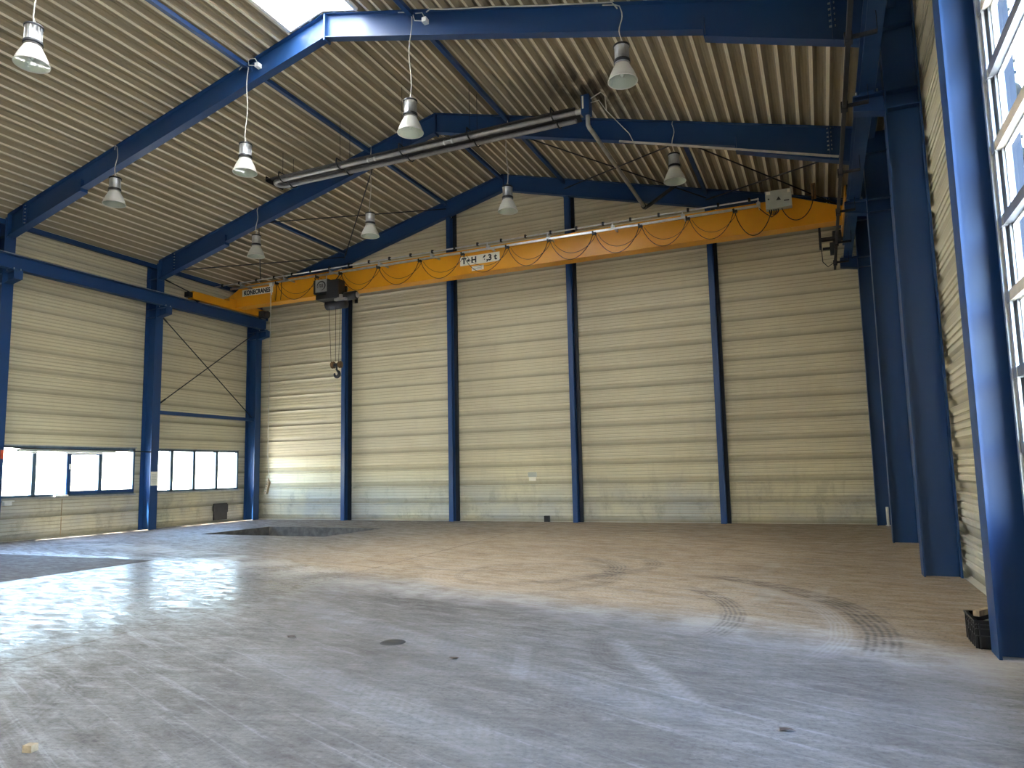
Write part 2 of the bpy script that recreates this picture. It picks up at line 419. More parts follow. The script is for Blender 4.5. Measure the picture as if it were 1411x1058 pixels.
# liner tray profile: (height in the 0.6 m module, offset out of the wall)
TRAY = [(0.0, -.075), (.05, -.073), (.14, -.040), (.180, 0), (.240, 0), (.246, -.024), (.276, -.024), (.282, 0), (.350, 0), (.356, -.024), (.386, -.024),
        (.392, 0), (.455, 0), (.461, -.024), (.491, -.024), (.497, 0), (.535, 0), (.580, .030), (.592, .040), (.598, .040)]
Z0 = .012
def tray_rows(z0, z1):
    rows = []
    k = int(math.floor((z0 - Z0) / .6)) - 1
    while True:
        for h, d in TRAY:
            z = Z0 + .6 * k + h
            rows.append((z, d))
        k += 1
        if Z0 + .6 * k > z1: break
    out = []
    for i, (z, d) in enumerate(rows):
        if z0 <= z <= z1: out.append((z, d))
    def at(zq):
        for (za, da), (zb, db) in zip(rows, rows[1:]):
            if za <= zq <= zb: return (zq, da + (db - da) * ((zq - za) / max(zb - za, 1e-9)))
        return (zq, 0)
    if out[0][0] > z0 + 1e-6: out.insert(0, at(z0))
    if out[-1][0] < z1 - 1e-6: out.append(at(z1))
    return out
def liner(mb, fn, a0, a1, z0, z1):
    """fn(a, z, d) -> point; a0,a1 may be functions of z"""
    rows = tray_rows(z0, z1); vs = []; fs = []
    A0 = a0 if callable(a0) else (lambda z: a0); A1 = a1 if callable(a1) else (lambda z: a1)
    for z, d in rows: vs += [fn(A0(z), z, d), fn(A1(z), z, d)]
    for i in range(len(rows) - 1):
        fs.append((2*i, 2*i+1, 2*i+3, 2*i+2))
    mb.add(vs, fs)
WZ0, WZ1 = 1.20, 2.68
WINS = [(-9.25, -5.02), (-4.22, -.46), (-14.05, -9.98)]
ztopL = rtop(XL) + .16
wl = MB(); fnL = lambda a, z, d: (XL + d, a, z)
liner(wl, fnL, SOUTH, YW, 0, WZ0); liner(wl, fnL, SOUTH, YW, WZ1, ztopL)
segs = sorted(WINS); c = SOUTH
for a, b in segs: liner(wl, fnL, c, a, WZ0, WZ1); c = b
liner(wl, fnL, c, YW, WZ0, WZ1)
wl.box((XL - .14, SOUTH, 0), (XL - .08, YW, WZ0 - .0)); wl.box((XL - .14, SOUTH, WZ1), (XL - .08, YW, ztopL))
c = SOUTH
for a, b in segs: wl.box((XL - .14, c, WZ0), (XL - .08, a, WZ1)); c = b
wl.box((XL - .14, c, WZ0), (XL - .08, YW, WZ1))
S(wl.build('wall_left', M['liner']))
# back wall (gable)
wb = MB(); fnB = lambda a, z, d: (a, YW - d, z)
def gx0(z): return XL if z < ztopL else RX - max(0.0, (rtop(RX) + .16 - z) / SL)
def gx1(z): return XR if z < rtop(XR) + .16 else RX + max(0.0, (rtop(RX) + .16 - z) / SL)
liner(wb, fnB, gx0, gx1, 0, rtop(RX) + .15)
wb.xz([(XL, 0), (XR, 0), (XR, rtop(XR) + .16), (RX, RZ + .16), (XL, ztopL)], YW + .08, YW + .16)
wb.box((XR + .05, YW - .25, 0), (XR + .2, YW + .16, ztopL)); wb.box((XL - .2, YW - .25, 0), (XL - .05, YW + .16, ztopL))
wb.box((XR - .15, YW + .05, 0), (XR + .1, YW + .16, ztopL)); wb.box((XL - .1, YW + .05, 0), (XL + .15, YW + .16, ztopL))
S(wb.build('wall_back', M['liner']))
# right wall, with the sectional door
DY0, DY1, DZ = -18.85, -14.66, 6.35
ztopR = rtop(XR) + .16
wr = MB(); fnR = lambda a, z, d: (XR - d, a, z)
OY0, OY1, OZ = -23.6, -19.6, 2.2                # unseen opening added beside the camera to let daylight in
liner(wr, fnR, YZ - .03, YW, 0, ztopR); liner(wr, fnR, SOUTH, OY0, 0, ztopR); liner(wr, fnR, OY0, OY1, OZ, ztopR); liner(wr, fnR, OY1, DY0, 0, ztopR); liner(wr, fnR, DY0, YZ - .03, DZ, ztopR)
wr.box((XR + .08, DY1 + 1.5, 0), (XR + .14, YW, ztopR)); wr.box((XR + .08, SOUTH, 0), (XR + .14, OY0, ztopR)); wr.box((XR + .08, OY0, OZ), (XR + .14, OY1, ztopR)); wr.box((XR + .08, OY1, 0), (XR + .14, DY0, ztopR)); wr.box((XR + .08, DY0, DZ), (XR + .14, DY1, ztopR))
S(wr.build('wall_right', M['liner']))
# front gable (behind the camera)
wf = MB()
wf.xz([(XL, 0), (XR, 0), (XR, ztopR), (RX, RZ + .16), (XL, ztopL)], SOUTH - .12, SOUTH)
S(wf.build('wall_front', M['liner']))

# roof: trapezoidal deck, ribs run along the hall
def deck_profile(s0, s1, phase=0.0):
    P = .31; out = []
    base = [(0, 0), (.024, .0), (.029, .006), (.039, .006), (.044, 0), (.068, 0), (.086, .040), (.091, .043), (.095, .052), (.122, .110), (.150, .110), (.154, .104), (.164, .104), (.168, .110),
            (.208, .110), (.212, .104), (.222, .104), (.226, .110), (.256, .110), (.283, .052), (.287, .043), (.292, .040), (.31, 0)]
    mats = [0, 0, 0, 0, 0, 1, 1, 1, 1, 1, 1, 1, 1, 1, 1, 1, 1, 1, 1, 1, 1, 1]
    k = math.floor((s0 - phase) / P) - 1
    while True:
        o = phase + k * P
        for i in range(len(base) - 1):
            (a, ha), (b, hb) = base[i], base[i+1]
            if o + b <= s0 or o + a >= s1: continue
            def clip(s):
                f_ = (s - o - a) / (b - a); return ha + (hb - ha) * f_
            sa, sb = max(o + a, s0), min(o + b, s1)
            out.append(((sa, clip(sa)), (sb, clip(sb)), mats[i]))
        k += 1
        if phase + k * P > s1: break
    return out
roof = MB(); rmat = []
cs = math.cos(math.atan(SL)); sn = math.sin(math.atan(SL))
Ltot = (RX - XL + .15) / cs
SKX, SKY = .90, -9.78
for side in (-1, 1):
    for (ya, yb, s1) in ((SKY, YW + .14, Ltot), (SOUTH, SKY, Ltot - SKX / cs)):
        for (sa, ha), (sb, hb), mi in deck_profile(0, s1, .02 if side < 0 else .13):
            def pt(s_, h_, y):
                x = (XL - .15 + s_ * cs - h_ * sn) if side < 0 else (2 * RX - (XL - .15 + s_ * cs - h_ * sn))
                z = rtop(XL - .15) + s_ * sn + h_ * cs
                return (x, y, z + .004)
            vs = [pt(sa, ha, ya), pt(sb, hb, ya), pt(sb, hb, yb), pt(sa, ha, yb)]
            roof.add(vs, [(0, 3, 2, 1) if side < 0 else (0, 1, 2, 3)]); rmat.append(mi)
        # weather skin above
        za = .22
        x_e = XL - .3 if side < 0 else 2 * RX - (XL - .3)
        x_r = RX + side * (0 if s1 == Ltot else SKX)
        roof.add([(x_e, ya, rtop(x_e) + za), (x_r, ya, rtop(x_r) + za), (x_r, yb, rtop(x_r) + za), (x_e, yb, rtop(x_e) + za)], [(0,1,2,3)]); rmat.append(0)
ro = S(roof.build('ceiling', [M['deck'], M['deck_web']]))
ro.data.polygons.foreach_set('material_index', rmat)

# ridge skylight
sk = MB(); zc = rtop(RX - SKX)
for sx in (-1, 1):
    sk.box((RX + sx * SKX, SOUTH, zc - .0), (RX + sx * (SKX + .04), SKY, zc + .46))
    sk.box((RX + sx * (SKX - .03), SOUTH, zc - .02), (RX + sx * (SKX + .05), SKY, zc + .03))
sk.xz([(RX - SKX, zc), (RX, RZ), (RX + SKX, zc), (RX + SKX, zc + .46), (RX, zc + .80), (RX - SKX, zc + .46)], SKY, SKY + .04)
skf = S(sk.build('window_3', M['curb']))
bars = MB()
for k in range(17):
    y = SKY - .02 - k * 1.2
    if y < SOUTH: break
    for sx in (-1, 1):
        bars.bar((RX + sx * SKX, y, zc + .46), (RX, y, zc + .78), .05, .05)
bars.build('glazing_bars', M['curb'], skf)
dm = MB()
dm.add([(RX - SKX - .04, SOUTH, zc + .48), (RX, SOUTH, zc + .82), (RX, SKY + .04, zc + .82), (RX - SKX - .04, SKY + .04, zc + .48),
        (RX + SKX + .04, SOUTH, zc + .48), (RX + SKX + .04, SKY + .04, zc + .48)], [(0,1,2,3), (1,4,5,2)])
dm.build('opal_sheet', M['dome'], skf)

# windows in the left wall
def window(name, y0, y1, mull, blue_bottom=None):
    fr = MB(); x0, x1 = XL - .10, XL + .035; t = .07
    fr.box((x0, y0, WZ0), (x1, y1, WZ0 + t)); fr.box((x0, y0, WZ1 - t), (x1, y1, WZ1))
    fr.box((x0, y0, WZ0), (x1, y0 + t, WZ1)); fr.box((x0, y1 - t, WZ0), (x1, y1, WZ1))
    for m_ in mull: fr.box((x0, m_ - .06, WZ0), (x1, m_ + .06, WZ1))
    w = S(fr.build(name, M['win_frame']))
    gl = MB(); gl.add([(XL - .04, y0 + .02, WZ0 + .02), (XL - .04, y1 - .02, WZ0 + .02), (XL - .04, y1 - .02, WZ1 - .02), (XL - .04, y0 + .02, WZ1 - .02)], [(0,1,2,3)])
    gl.build('pane', M['glass'], w)
    return w
w1 = window('window_1', -9.25, -5.02, (-8.30, -7.28, -6.24))
s_ = MB()
s_.box((XL - .02, -7.28, WZ0 + .05), (XL + .05, -5.06, WZ0 + .15)); s_.box((XL - .02, -7.33, WZ0 + .05), (XL + .05, -7.20, WZ1 - .05))
s_.box((XL - .02, -7.28, WZ1 - .24), (XL + .05, -6.24, WZ1 - .05))
s_.build('opening_sash', M['blue'], w1)
hd = MB().box((XL + .05, -7.27, 2.0), (XL + .09, -7.22, 2.16)).build('handle', M['white'], w1)
w2 = window('window_2', -4.22, -.46, (-3.55, -2.58, -1.53))
for i, (a, b) in enumerate(WINS[2:]): window('window_%d' % (i + 5), a, b, [a + (b - a) * k / 4 for k in (1, 2, 3)])  # unseen third strip, added out of view for the daylight it brings
for (nm, a, b) in (('trim_2', -9.25, -5.02), ('trim_3', -4.22, -.46)):
    S(MB().box((XL - .02, a - .07, WZ0 - .05), (XL + .06, b + .05, WZ0)).box((XL - .02, a - .07, WZ1), (XL + .045, b + .05, WZ1 + .03)).build(nm, M['steel']))

# sectional glazed door in the right wall, just in front of the nearest column
dr = MB(); dx = 22.03
dr.box((dx - .035, DY1 - .17, 0), (dx + .035, DY1 - .04, DZ)); dr.box((dx - .035, DY0, 0), (dx + .035, DY0 + .14, DZ))
door = S(dr.build('door_1', M['door_frame']))
tk = MB(); tk.box((21.935, DY1 - .035, 0), (22.0, DY1 + .02, DZ + .4)); tk.box((21.955, DY1 - .12, 0), (21.975, DY1 - .02, DZ + .4)); tk.build('guide_track', M['steel'], door)
S(MB().box((22.0, DY1 + .03, 0), (22.185, DY1 + .075, DZ)).build('trim_4', M['gap_dark']))
zr = [0.04, .66, 1.15, 1.75, 2.36, 3.0, 3.64, 4.30, 4.95, 5.57, 6.2]
ra, rb_ = MB(), MB()
for i, z in enumerate(zr):
    (ra if i % 2 == 1 else rb_).box((dx - .075, DY0 + .03, z - .045), (dx + .03, DY1 - .07, z + .045))
ra.build('section_rails', M['tan_rail'], door); rb_.build('glazing_rails', M['door_frame'], door)
bd = MB()
for i in range(2, len(zr) - 1):
    for (ya, yb) in ((DY1 - .17, DY1 - .19), ):
        bd.box((dx - .014, ya, zr[i] + .045), (dx + .004, yb, zr[i+1] - .045))
    bd.box((dx - .014, DY0 + .14, zr[i] + .045), (dx + .004, DY1 - .17, zr[i] + .060)); bd.box((dx - .014, DY0 + .14, zr[i+1] - .060), (dx + .004, DY1 - .17, zr[i+1] - .045))
bd.build('glazing_beads', M['white'], door)
gd = MB()
gd.add([(dx, DY0 + .1, 1.15), (dx, DY1 - .1, 1.15), (dx, DY1 - .1, 6.2), (dx, DY0 + .1, 6.2)], [(0,1,2,3)])
gd.build('acrylic_pane', M['door_glass'], door)
MB().box((dx - .02, DY0 + .1, .0), (dx + .02, DY1 - .1, 1.15)).build('bottom_panel', M['steel'], door)
hg = MB()
for z in zr[2:]:
    hg.box((dx - .085, DY1 - .15, z - .05), (dx - .035, DY1 - .05, z + .05)); hg.tube([(21.975, DY1 - .03, z), (21.975, DY1 - .10, z)], .03, 10)
hg.build('hinges', M['steel'], door)

# ------------------------------------------------------------------ steelwork
FR = {'back': YC, 'mid': YB, 'front': YA, 'near': YZ}
def column(side, y, label, corbel=True, extra=None):
    x_in = 0 if side < 0 else W; x_out = x_in + side * .49
    th = thing('steel_column', label, 'column', (x_in + side * .245, y, 0), 'blue portal frame columns')
    zt = rtop(x_in + side * .49) - .005
    m_ = MB().ibeam((x_in + side*.245, y, 0), (x_in + side*.245, y, zt), (1,0,0), .49, FW, .023, .014)
    m_.build('column_shaft', M['blue'], th)
    for z in (8.48, 7.42, 7.14):
        MB().box((x_in + side*.024, y - .14, z - .01), (x_in + side*.466, y + .14, z + .01)).build('stiffener', M['blue'], th)
    if corbel:
        cb = MB(); xa, xb = x_in, x_in - side * .43
        cb.box((xa, y - .13, 7.42), (xb, y + .13, 7.445))
        cb.xz([(xa, 7.42), (xb, 7.42), (xb, 7.22), (xa, 7.14)], y - .008, y + .008)
        cb.xz([(xa, 7.14), (xb, 7.22), (xb, 7.20), (xa, 7.12)], y - .11, y + .11)
        cb.box((xb, y - .12, 7.20), (xb - side * .012, y + .12, 7.445))
        bk = cb.build('corbel', M['blue'], th)
        for sy in (-.09, .09):
            for dxx in (.09, .385):
                MB().tube([(x_in - side*dxx, y + sy, 7.446), (x_in - side*dxx, y + sy, 7.51)], .016, 6).build('bolt', M['steel'], bk)
    return th
column(-1, YC, 'blue steel column in the corner of windowed wall and gable wall')
column(-1, YB, 'blue steel column with white notice, standing between the two window strips')
column(-1, YA, 'blue steel column with small red sticker, before the near window strip')
column(-1, YZ, 'blue steel column on the windowed wall beside the skylight bay')
column(1, YC, 'blue steel column in the corner opposite the windows, pale pipe at its foot')
column(1, YB, 'blue steel column second from the gable corner on the glazed door\'s wall')
column(1, YA, 'blue steel column third from the gable corner on the glazed door\'s wall')
column(1, YZ, 'sunlit bright blue steel column beside the glazed door and black crate')

def rafter(side, y, label):
    """half rafter from column inner flange to ridge, local u = distance from column"""
    x_in = 0 if side < 0 else W
    X = lambda u: x_in - side * u
    L = RX; D = .575
    hl = 2.95 if side < 0 else 2.66; d0, d1 = (.09, .08) if side < 0 else (.26, .13)
    top = lambda u: rtop(X(u)); bot = lambda u: top(u) - D
    th = thing('roof_rafter', label, 'rafter', (X(L / 2), y, bot(L / 2)), 'blue roof rafters')
    hw = .10
    m_ = MB()
    m_.xz([(X(.004), bot(0) - d0), (X(hl), bot(hl) - d1), (X(hl), bot(hl)), (X(L), bot(L)), (X(L), top(L)), (X(.004), top(0))], y - .006, y + .006)
    m_.xz([(X(.004), top(0)), (X(L), top(L)), (X(L), top(L) - .017), (X(.004), top(0) - .017)], y - hw, y + hw)
    m_.xz([(X(hl), bot(hl)), (X(L), bot(L)), (X(L), bot(L) + .017), (X(hl), bot(hl) + .017)], y - hw, y + hw)
    m_.build('rafter_beam', M['blue'], th)
    h_ = MB()
    h_.xz([(X(.004), bot(0) - d0), (X(hl), bot(hl) - d1), (X(hl), bot(hl) - d1 + .02), (X(.004), bot(0) - d0 + .02)], y - hw - .01, y + hw + .01)
    h_.xz([(X(hl), bot(hl) - d1), (X(hl) - side*.02, bot(hl) - d1), (X(hl) - side*.02, bot(hl) + .02), (X(hl), bot(hl) + .02)], y - hw, y + hw)
    h_.xz([(X(hl), bot(hl)), (X(hl) - side*.015, bot(hl)), (X(hl) - side*.015, bot(hl) + .25), (X(hl), bot(hl) + .25)], y - hw, y + hw)
    h_.build('haunch', M['blue'], th)
    e_ = MB()
    e_.box((X(L), y - .11, bot(L) - .07), (X(L - .02), y + .11, top(L) - .01))
    e_.build('ridge_plate', M['blue'], th)
    MB().box((X(.003), y - .12, bot(0) - d0 - .03), (X(.028), y + .12, top(0) - .02)).build('end_plate', M['blue'], th)
    b_ = MB().xz([(X(.62), bot(.62) - d0*.9), (X(.66), bot(.66) - d0*.9), (X(.66), top(.66)), (X(.62), top(.62))], y - .1, y + .1); nb = len(b_.f)
    for yy in (-.07, .07):
        for k in range(6):
            z = bot(.6) + .04 + k * .10
            b_.tube([(X(.60), y + yy, z), (X(.70), y + yy, z)], .016, 6)
    ep = b_.build('splice_plate', [M['blue'], M['steel']], th)
    for i_, pg in enumerate(ep.data.polygons): pg.material_index = 0 if i_ < nb else 1
    return th
for y, nm in ((YC, 'against the gable wall'), (YB, 'of the middle frame behind the heater'), (YA, 'of the frame below the skylight end'), (YZ, 'of the frame carrying the skylight')):
    rafter(-1, y, 'blue rafter ' + nm + ', sloping down to the windowed wall')
    rafter(1, y, 'blue rafter ' + nm + ', sloping down to the glazed door\'s wall')

POSTX = (4.13, 8.66, 13.13, 17.68)
for x, lb in zip(POSTX, ('slim blue gable post with the crane hook hanging beside it', 'slim blue gable post just below the T & H sign of the crane',
                         'slim blue gable post beside the small black box on the floor', 'slim blue gable post between the small black box\'s post and the pale floor pipe')):
    zt = rtop(x) - .60
    o = MB().ibeam((x, .06, 0), (x, .06, zt), (0,1,0), .20, .165, .012, .009)
    o.box((x - .09, -.05, zt - .02), (x + .09, .17, zt))
    o = o.build('gable_post', M['blue'], origin=(x, .06, 0)); tag(o, lb, 'post', 'blue gable posts', 'thing')
    MB().box((x + .05, .17, 0), (x + .185, .268, zt + .3)).build('gap_shade_strip', M['gap_dark'], o)  # dark strip standing in for the shaded gap behind the post

def strut(x, ya, yb, label, dz=.13, name='roof_strut', s=.10):
    z = rtop(x) - dz
    th = thing(name, label, 'strut', (x, (ya + yb) / 2, z), 'blue struts between the rafters')
    MB().box((x - s/2, ya + .11, z - s/2), (x + s/2, yb - .11, z + s/2)).build('strut_tube', M['blue'], th)
    for y, sg in ((ya, 1), (yb, -1)):
        e = MB(); e.box((x - .08, y + sg*.008, z - .09), (x + .08, y + sg*.02, z + .07)); e.box((x - .012, y + sg*.012, z - .05), (x + .012, y + sg*.16, z + .05)); e.build('end_cleat', M['blue'], th)
bays = {'near': (YZ, YA), 'front': (YA, YB), 'back': (YB, YC)}
def bay_name(k): return {'near': 'in the bay beside the skylight', 'front': 'in the heater\'s bay', 'back': 'in the bay before the gable'}[k]
for x, ks, nm in ((8.62, ('near', 'front', 'back'), 'blue strut halfway up the windowed roof slope '), (13.1, ('near', 'front', 'back'), 'blue strut halfway up the sooty roof slope '),
                  (10.80, ('back',), 'blue strut along the ridge '), (17.66, ('back',), 'blue strut low on the sooty roof slope '), (4.2, ('back',), 'blue strut low on the windowed roof slope ')):
    for k in ks: strut(x, *bays[k], nm + bay_name(k))
for k in ('near', 'front', 'back'):
    for x, nm in ((-.20, 'above the windowed wall '), (W + .20, 'above the glazed door\'s wall ')):
        ya, yb = bays[k]; z = rtop(x) - .16 if x < 0 else rtop(x) - .16
        o = MB().box((x - .06, ya + .02, z - .07), (x + .06, yb - .02, z + .07)).build('eave_strut', M['blue'], origin=(x, (ya + yb)/2, z))
        tag(o, 'blue eave strut ' + nm + bay_name(k), 'strut', 'blue eave struts', 'thing')

# bracing rods
def rod(p0, p1, label, r=.018, mat='dark_rod'):
    p0, p1 = Vector(p0), Vector(p1); d = (p1 - p0).normalized()
    th = thing('bracing_rod', label, 'rod', tuple((p0 + p1) / 2), 'dark bracing rods')
    MB().tube([p0, p1], r, 6).build('rod_bar', M[mat], th)
    q = p0 + d * .35
    MB().tube([q - d*.16, q - d*.10, q + d*.10, q + d*.16], [.014, .03, .03, .014], 8).build('turnbuckle', M['dark_rod'], th)
def rz_(x): return rtop(x) - .40
xs_ = [.15, 4.2, 8.62, 13.1, 17.66, W - .15]
nm_ = ['lowest panel of the windowed roof slope', 'middle panel of the windowed roof slope', 'ridge panel', 'middle panel of the sooty roof slope', 'lowest panel of the sooty roof slope']
for i in range(5):
    if i == 2: continue
    a, b = xs_[i], xs_[i+1]
    rod((a, YB + .1, rz_(a)), (b, YC - .1, rz_(b) + .1), 'dark rod in the %s, low end at middle frame' % nm_[i] if i < 2 else 'dark rod in the %s, high end at middle frame' % nm_[i])
    rod((a, YC - .1, rz_(a) + .04), (b, YB + .1, rz_(b) - .06), 'dark rod in the %s, low end at gable' % nm_[i] if i < 2 else 'dark rod in the %s, high end at gable' % nm_[i])
rod((-.2, YB + .10, 7.35), (-.2, YC - .12, 4.0), 'dark wall bracing rod dropping from the middle column to the corner column')
rod((-.16, YB + .10, 4.10), (-.16, YC - .12, 7.35), 'dark wall bracing rod rising from the middle column to the corner column')
rod((-.2, YB + .10, 8.60), (-.2, YC - .12, 7.75), 'dark wall bracing rod above the runway beam, behind the crane\'s end truck')
o = MB().box((-.25, YB + .05, 3.85), (-.15, YC - .05, 3.97)).build('wall_strut', M['blue'], origin=(-.2, -2.3, 3.9))
tag(o, 'horizontal blue wall strut under the crossed rods above the far window', 'strut', None, 'thing')

# crane runways
def runway(side, label):
    x = .225 if side < 0 else W - .235; ya, yb = -24.0, .12
    th = thing('crane_runway_beam', label, 'beam', (x, (ya + yb)/2, 7.5), 'crane runway beams')
    MB().ibeam((x, ya, 7.69), (x, yb, 7.69), (0,0,1), .40, .22, .018, .011).build('runway_girder', M['blue'], th)
    MB().box((x - .025, ya, 7.89), (x + .025, yb, 7.945)).build('crane_rail', M['steel'], th)
    MB().box((x - .10, yb - .03, 7.89), (x + .10, yb + .0, 8.12)).build('buffer_stop', M['blue'], th)
    for y in (YC, YB, YA, YZ): MB().box((x - .10, y - .11, 7.447), (x + .10, y + .11, 7.49)).build('packing_plate', M['blue'], th)
runway(-1, 'blue crane runway beam along the windowed wall')
runway(1, 'blue crane runway beam along the glazed door\'s wall')

# conductor line beside the right runway
x, z = 21.10, 7.20
cr = thing('conductor_rail', 'thin dark conductor rail hung beside the runway on the glazed door\'s side', 'rail', (x, -8, z))
MB().box((x - .03, -16, z - .045), (x + .03, .0, z + .045)).build('rail_housing', M['dark_rod'], cr)
for y in (-11.9, -9.95, -7.2, -4.9, -2.5, -.6):
    MB().box((x + .02, y - .022, z - .015), (W - .24, y + .022, z + .03)).box((W - .246, y - .006, z + .02), (W - .236, y + .006, 7.49)).build('hanger_arm', M['dark_rod'], cr)
    MB().box((x - .05, y - .05, z - .07), (x + .05, y + .05, z + .07)).build('rail_clamp', M['dark_rod'], cr)

# ------------------------------------------------------------------ the crane
GY0, GY1, GB, GT = -1.26, -1.60, 8.07, 8.89       # girder faces and height
cy = -1.73
crane = thing('overhead_crane', 'yellow single girder overhead crane spanning the hall', 'crane', (RX, cy, 8.0))
gm = MB()
gp = [(-.02, 8.12), (.30, GB), (W - .30, GB), (W - .05, 8.12), (W - .05, 8.34), (W - 1.55, GT), (.72, GT), (-.12, 8.46)]
gm.xz(gp, GY1, GY0)
gm.box((.25, GY1 - .05, GB - .018), (W - .25, GY0 + .05, GB + .004))
gm.build('girder', M['yellow'], crane)
for x_, sg in ((.225, 1), (W - .235, -1)):
    t_ = MB(); t_.box((x_ - .13, -3.62, 7.97), (x_ + .13, .02, 8.25)); t_.box((x_ - .13, -1.95, 8.25), (x_ + .13, -1.5, 8.36))
    et = t_.build('end_truck', M['yellow'], crane)
    for yy in (-3.35, -.25):
        MB().lathe([(.001, -.05), (.12, -.05), (.12, .05), (.001, .05)], (x_, yy, 8.03), 16, 'x').build('wheel', M['dark_rod'], et)
    MB().box((x_ - .10, -3.80, 8.02), (x_ + .10, -3.62, 8.2)).box((x_ - .10, .02, 8.02), (x_ + .10, .10, 8.2)).build('buffer', M['black'], et)
    dm_ = MB(); dm_.lathe([(.001, 0), (.13, 0), (.13, .34), (.001, .34)], (x_ + sg * .14, -.28, 8.03), 14, 'x'); dm_.box((x_ + sg*.14, -.45, 7.92), (x_ + sg*.36, -.1, 8.16))
    dm_.build('drive_motor', M['dark_grey'], et)
rotX = Matrix.Rotation(PI/2, 3, 'X')
pl = MB().box((.64, GY1 - .004, 8.45), (2.12, GY1, 8.70)).build('maker_plate', M['sign_white'], crane)
text_mesh('KONECRANES', .235, 'lettering', M['sign_black'], pl, (1.36, GY1 - .006, 8.565), rotX, .80, .011, 1.06)
pl = MB().box((9.95, GY1 - .004, 8.36), (11.37, GY1, 8.66)).build('load_plate', M['sign_white'], crane)
for tx, xx_, sz, zz in (('T', 10.09, .27, 8.505), ('&', 10.255, .19, 8.475), ('H', 10.45, .27, 8.505), ('6,3', 10.93, .27, 8.505), ('t', 11.225, .27, 8.505)):
    text_mesh(tx, sz, 'lettering', M['sign_black'], pl, (xx_, GY1 - .006, zz), rotX, 1.0, .011, 1.0)
pl = MB().box((10.37, GY1 - .004, 8.15), (10.80, GY1, 8.30)).build('inspection_plate', M['sign_white'], crane)
ln = MB()
for k in range(3): ln.box((10.43, GY1 - .006, 8.185 + k*.04), (10.74, GY1 - .0035, 8.193 + k*.04))
ln.build('print_lines', M['dark_grey'], pl)
# festoon: two C-rails on arms in front of the girder
RY, RZL, RZU = -2.10, 8.63, 8.80
MB().box((.55, RY - .025, RZL - .03), (19.25, RY + .025, RZL + .03)).build('festoon_rail', M['alu'], crane)
up_ = MB(); up_.tube([(-.2, RY - .05, RZU), (19.3, RY - .05, RZU)], .024, 8); up_.build('cable_conduit', M['alu'], crane)
cl = MB()
k = 0
xx = .2
while xx < 19.2:
    cl.box((xx - .03, RY - .085, RZU - .04), (xx + .03, RY - .015, RZU + .06)); xx += .82
cl.build('conduit_clips', M['black'], crane)
xx = 1.1
while xx < 19.6:
    a_ = MB(); a_.bar((xx, RY - .06, RZU - .09), (xx, GY1 + .02, RZU - .09), .05, .05)
    a_.bar((xx, RY - .06, RZL + .04), (xx, RY - .06, RZU + .02), .06, .02)
    a_.box((xx - .05, RY - .05, RZL - .0), (xx + .05, RY + .05, RZL + .09))
    a_.build('rail_arm', M['alu'], crane); xx += 2.02
def loop(xa, xb, y, zt, drop, r, mat, par, name):
    n = 16; pts = []
    for i in range(n + 1):
        u = i / n; pts.append((xa + (xb - xa) * u, y + .02 * math.sin(u * 7), zt - drop * (1 - (2*u - 1)**2) ** .8))
    return MB().tube(pts, r, 6).build(name, M[mat], par)
TX = [2.75, 4.55, 5.55, 7.1, 8.72, 10.3, 11.86, 13.25, 14.67, 16.05, 17.4, 18.67]
for i, x_ in enumerate(TX):
    MB().box((x_ - .06, RY - .04, RZL - .085), (x_ + .06, RY + .04, RZL - .02)).lathe([(.001, -.035), (.03, -.035), (.03, .035), (.001, .035)], (x_ - .04, RY, RZL), 8, 'y').build('cable_trolley', M['black'], crane)
    if i + 1 < len(TX):
        xb = TX[i+1]
        dr_ = .48 if xb - x_ < 1.2 else .66
        loop(x_ + .04, xb - .04, RY - .03, RZL - .08, dr_, .010, 'rubber', crane, 'festoon_cable')
        loop(x_ + .10, xb + .02, RY + .06, RZL - .08, dr_ - .22, .007, 'rubber', crane, 'festoon_cable')
loop(TX[-1], 19.62, RY - .03, RZL - .11, .70, .012, 'rubber', crane, 'festoon_cable')
loop(19.85, 20.62, RY - .0, 8.50, .42, .012, 'rubber', crane, 'festoon_cable')
MB().tube([(20.62, RY, 8.5), (20.66, RY + .05, 8.7), (20.66, RY + .1, 9.0)], .012, 6).build('feed_cable', M['rubber'], crane)
MB().box((20.6, -2.0, 8.7), (20.72, -1.75, 9.05)).build('feed_bracket', M['brown'], crane)
cb = MB().box((19.47, RY - .12, 8.46), (20.12, RY + .10, 8.94)).build('control_cabinet', M['grey_box'], crane)
lb_ = MB(); lb_.box((19.50, RY - .124, 8.84), (19.60, RY - .12, 8.92)); lb_.box((20.02, RY - .124, 8.83), (20.09, RY - .12, 8.92)); lb_.build('cabinet_label', M['sign_white'], cb)
wt = MB(); wt.prism([(19.74, RY - .124, 8.66), (19.86, RY - .124, 8.66), (19.80, RY - .124, 8.76)], (0, .004, 0)); wt.box((19.93, RY - .124, 8.61), (20.06, RY - .12, 8.64)); wt.box((19.53, RY - .124, 8.70), (19.57, RY - .12, 8.74))
wt.build('warning_mark', M['dark_grey'], cb)
gl_ = MB()
for k in range(5): gl_.tube([(19.55 + k*.055, RY, 8.46), (19.55 + k*.055, RY, 8.39), (19.58 + k*.03, RY, 8.32)], [.018, .016, .012], 6)
gl_.build('cable_gland', M['dark_grey'], cb)
MB().tube([(19.7, RY, 8.33), (19.6, RY + .02, 8.27), (19.45, RY + .05, 8.4), (19.3, RY, 8.55)], .012, 6).build('cabinet_cable', M['rubber'], crane)
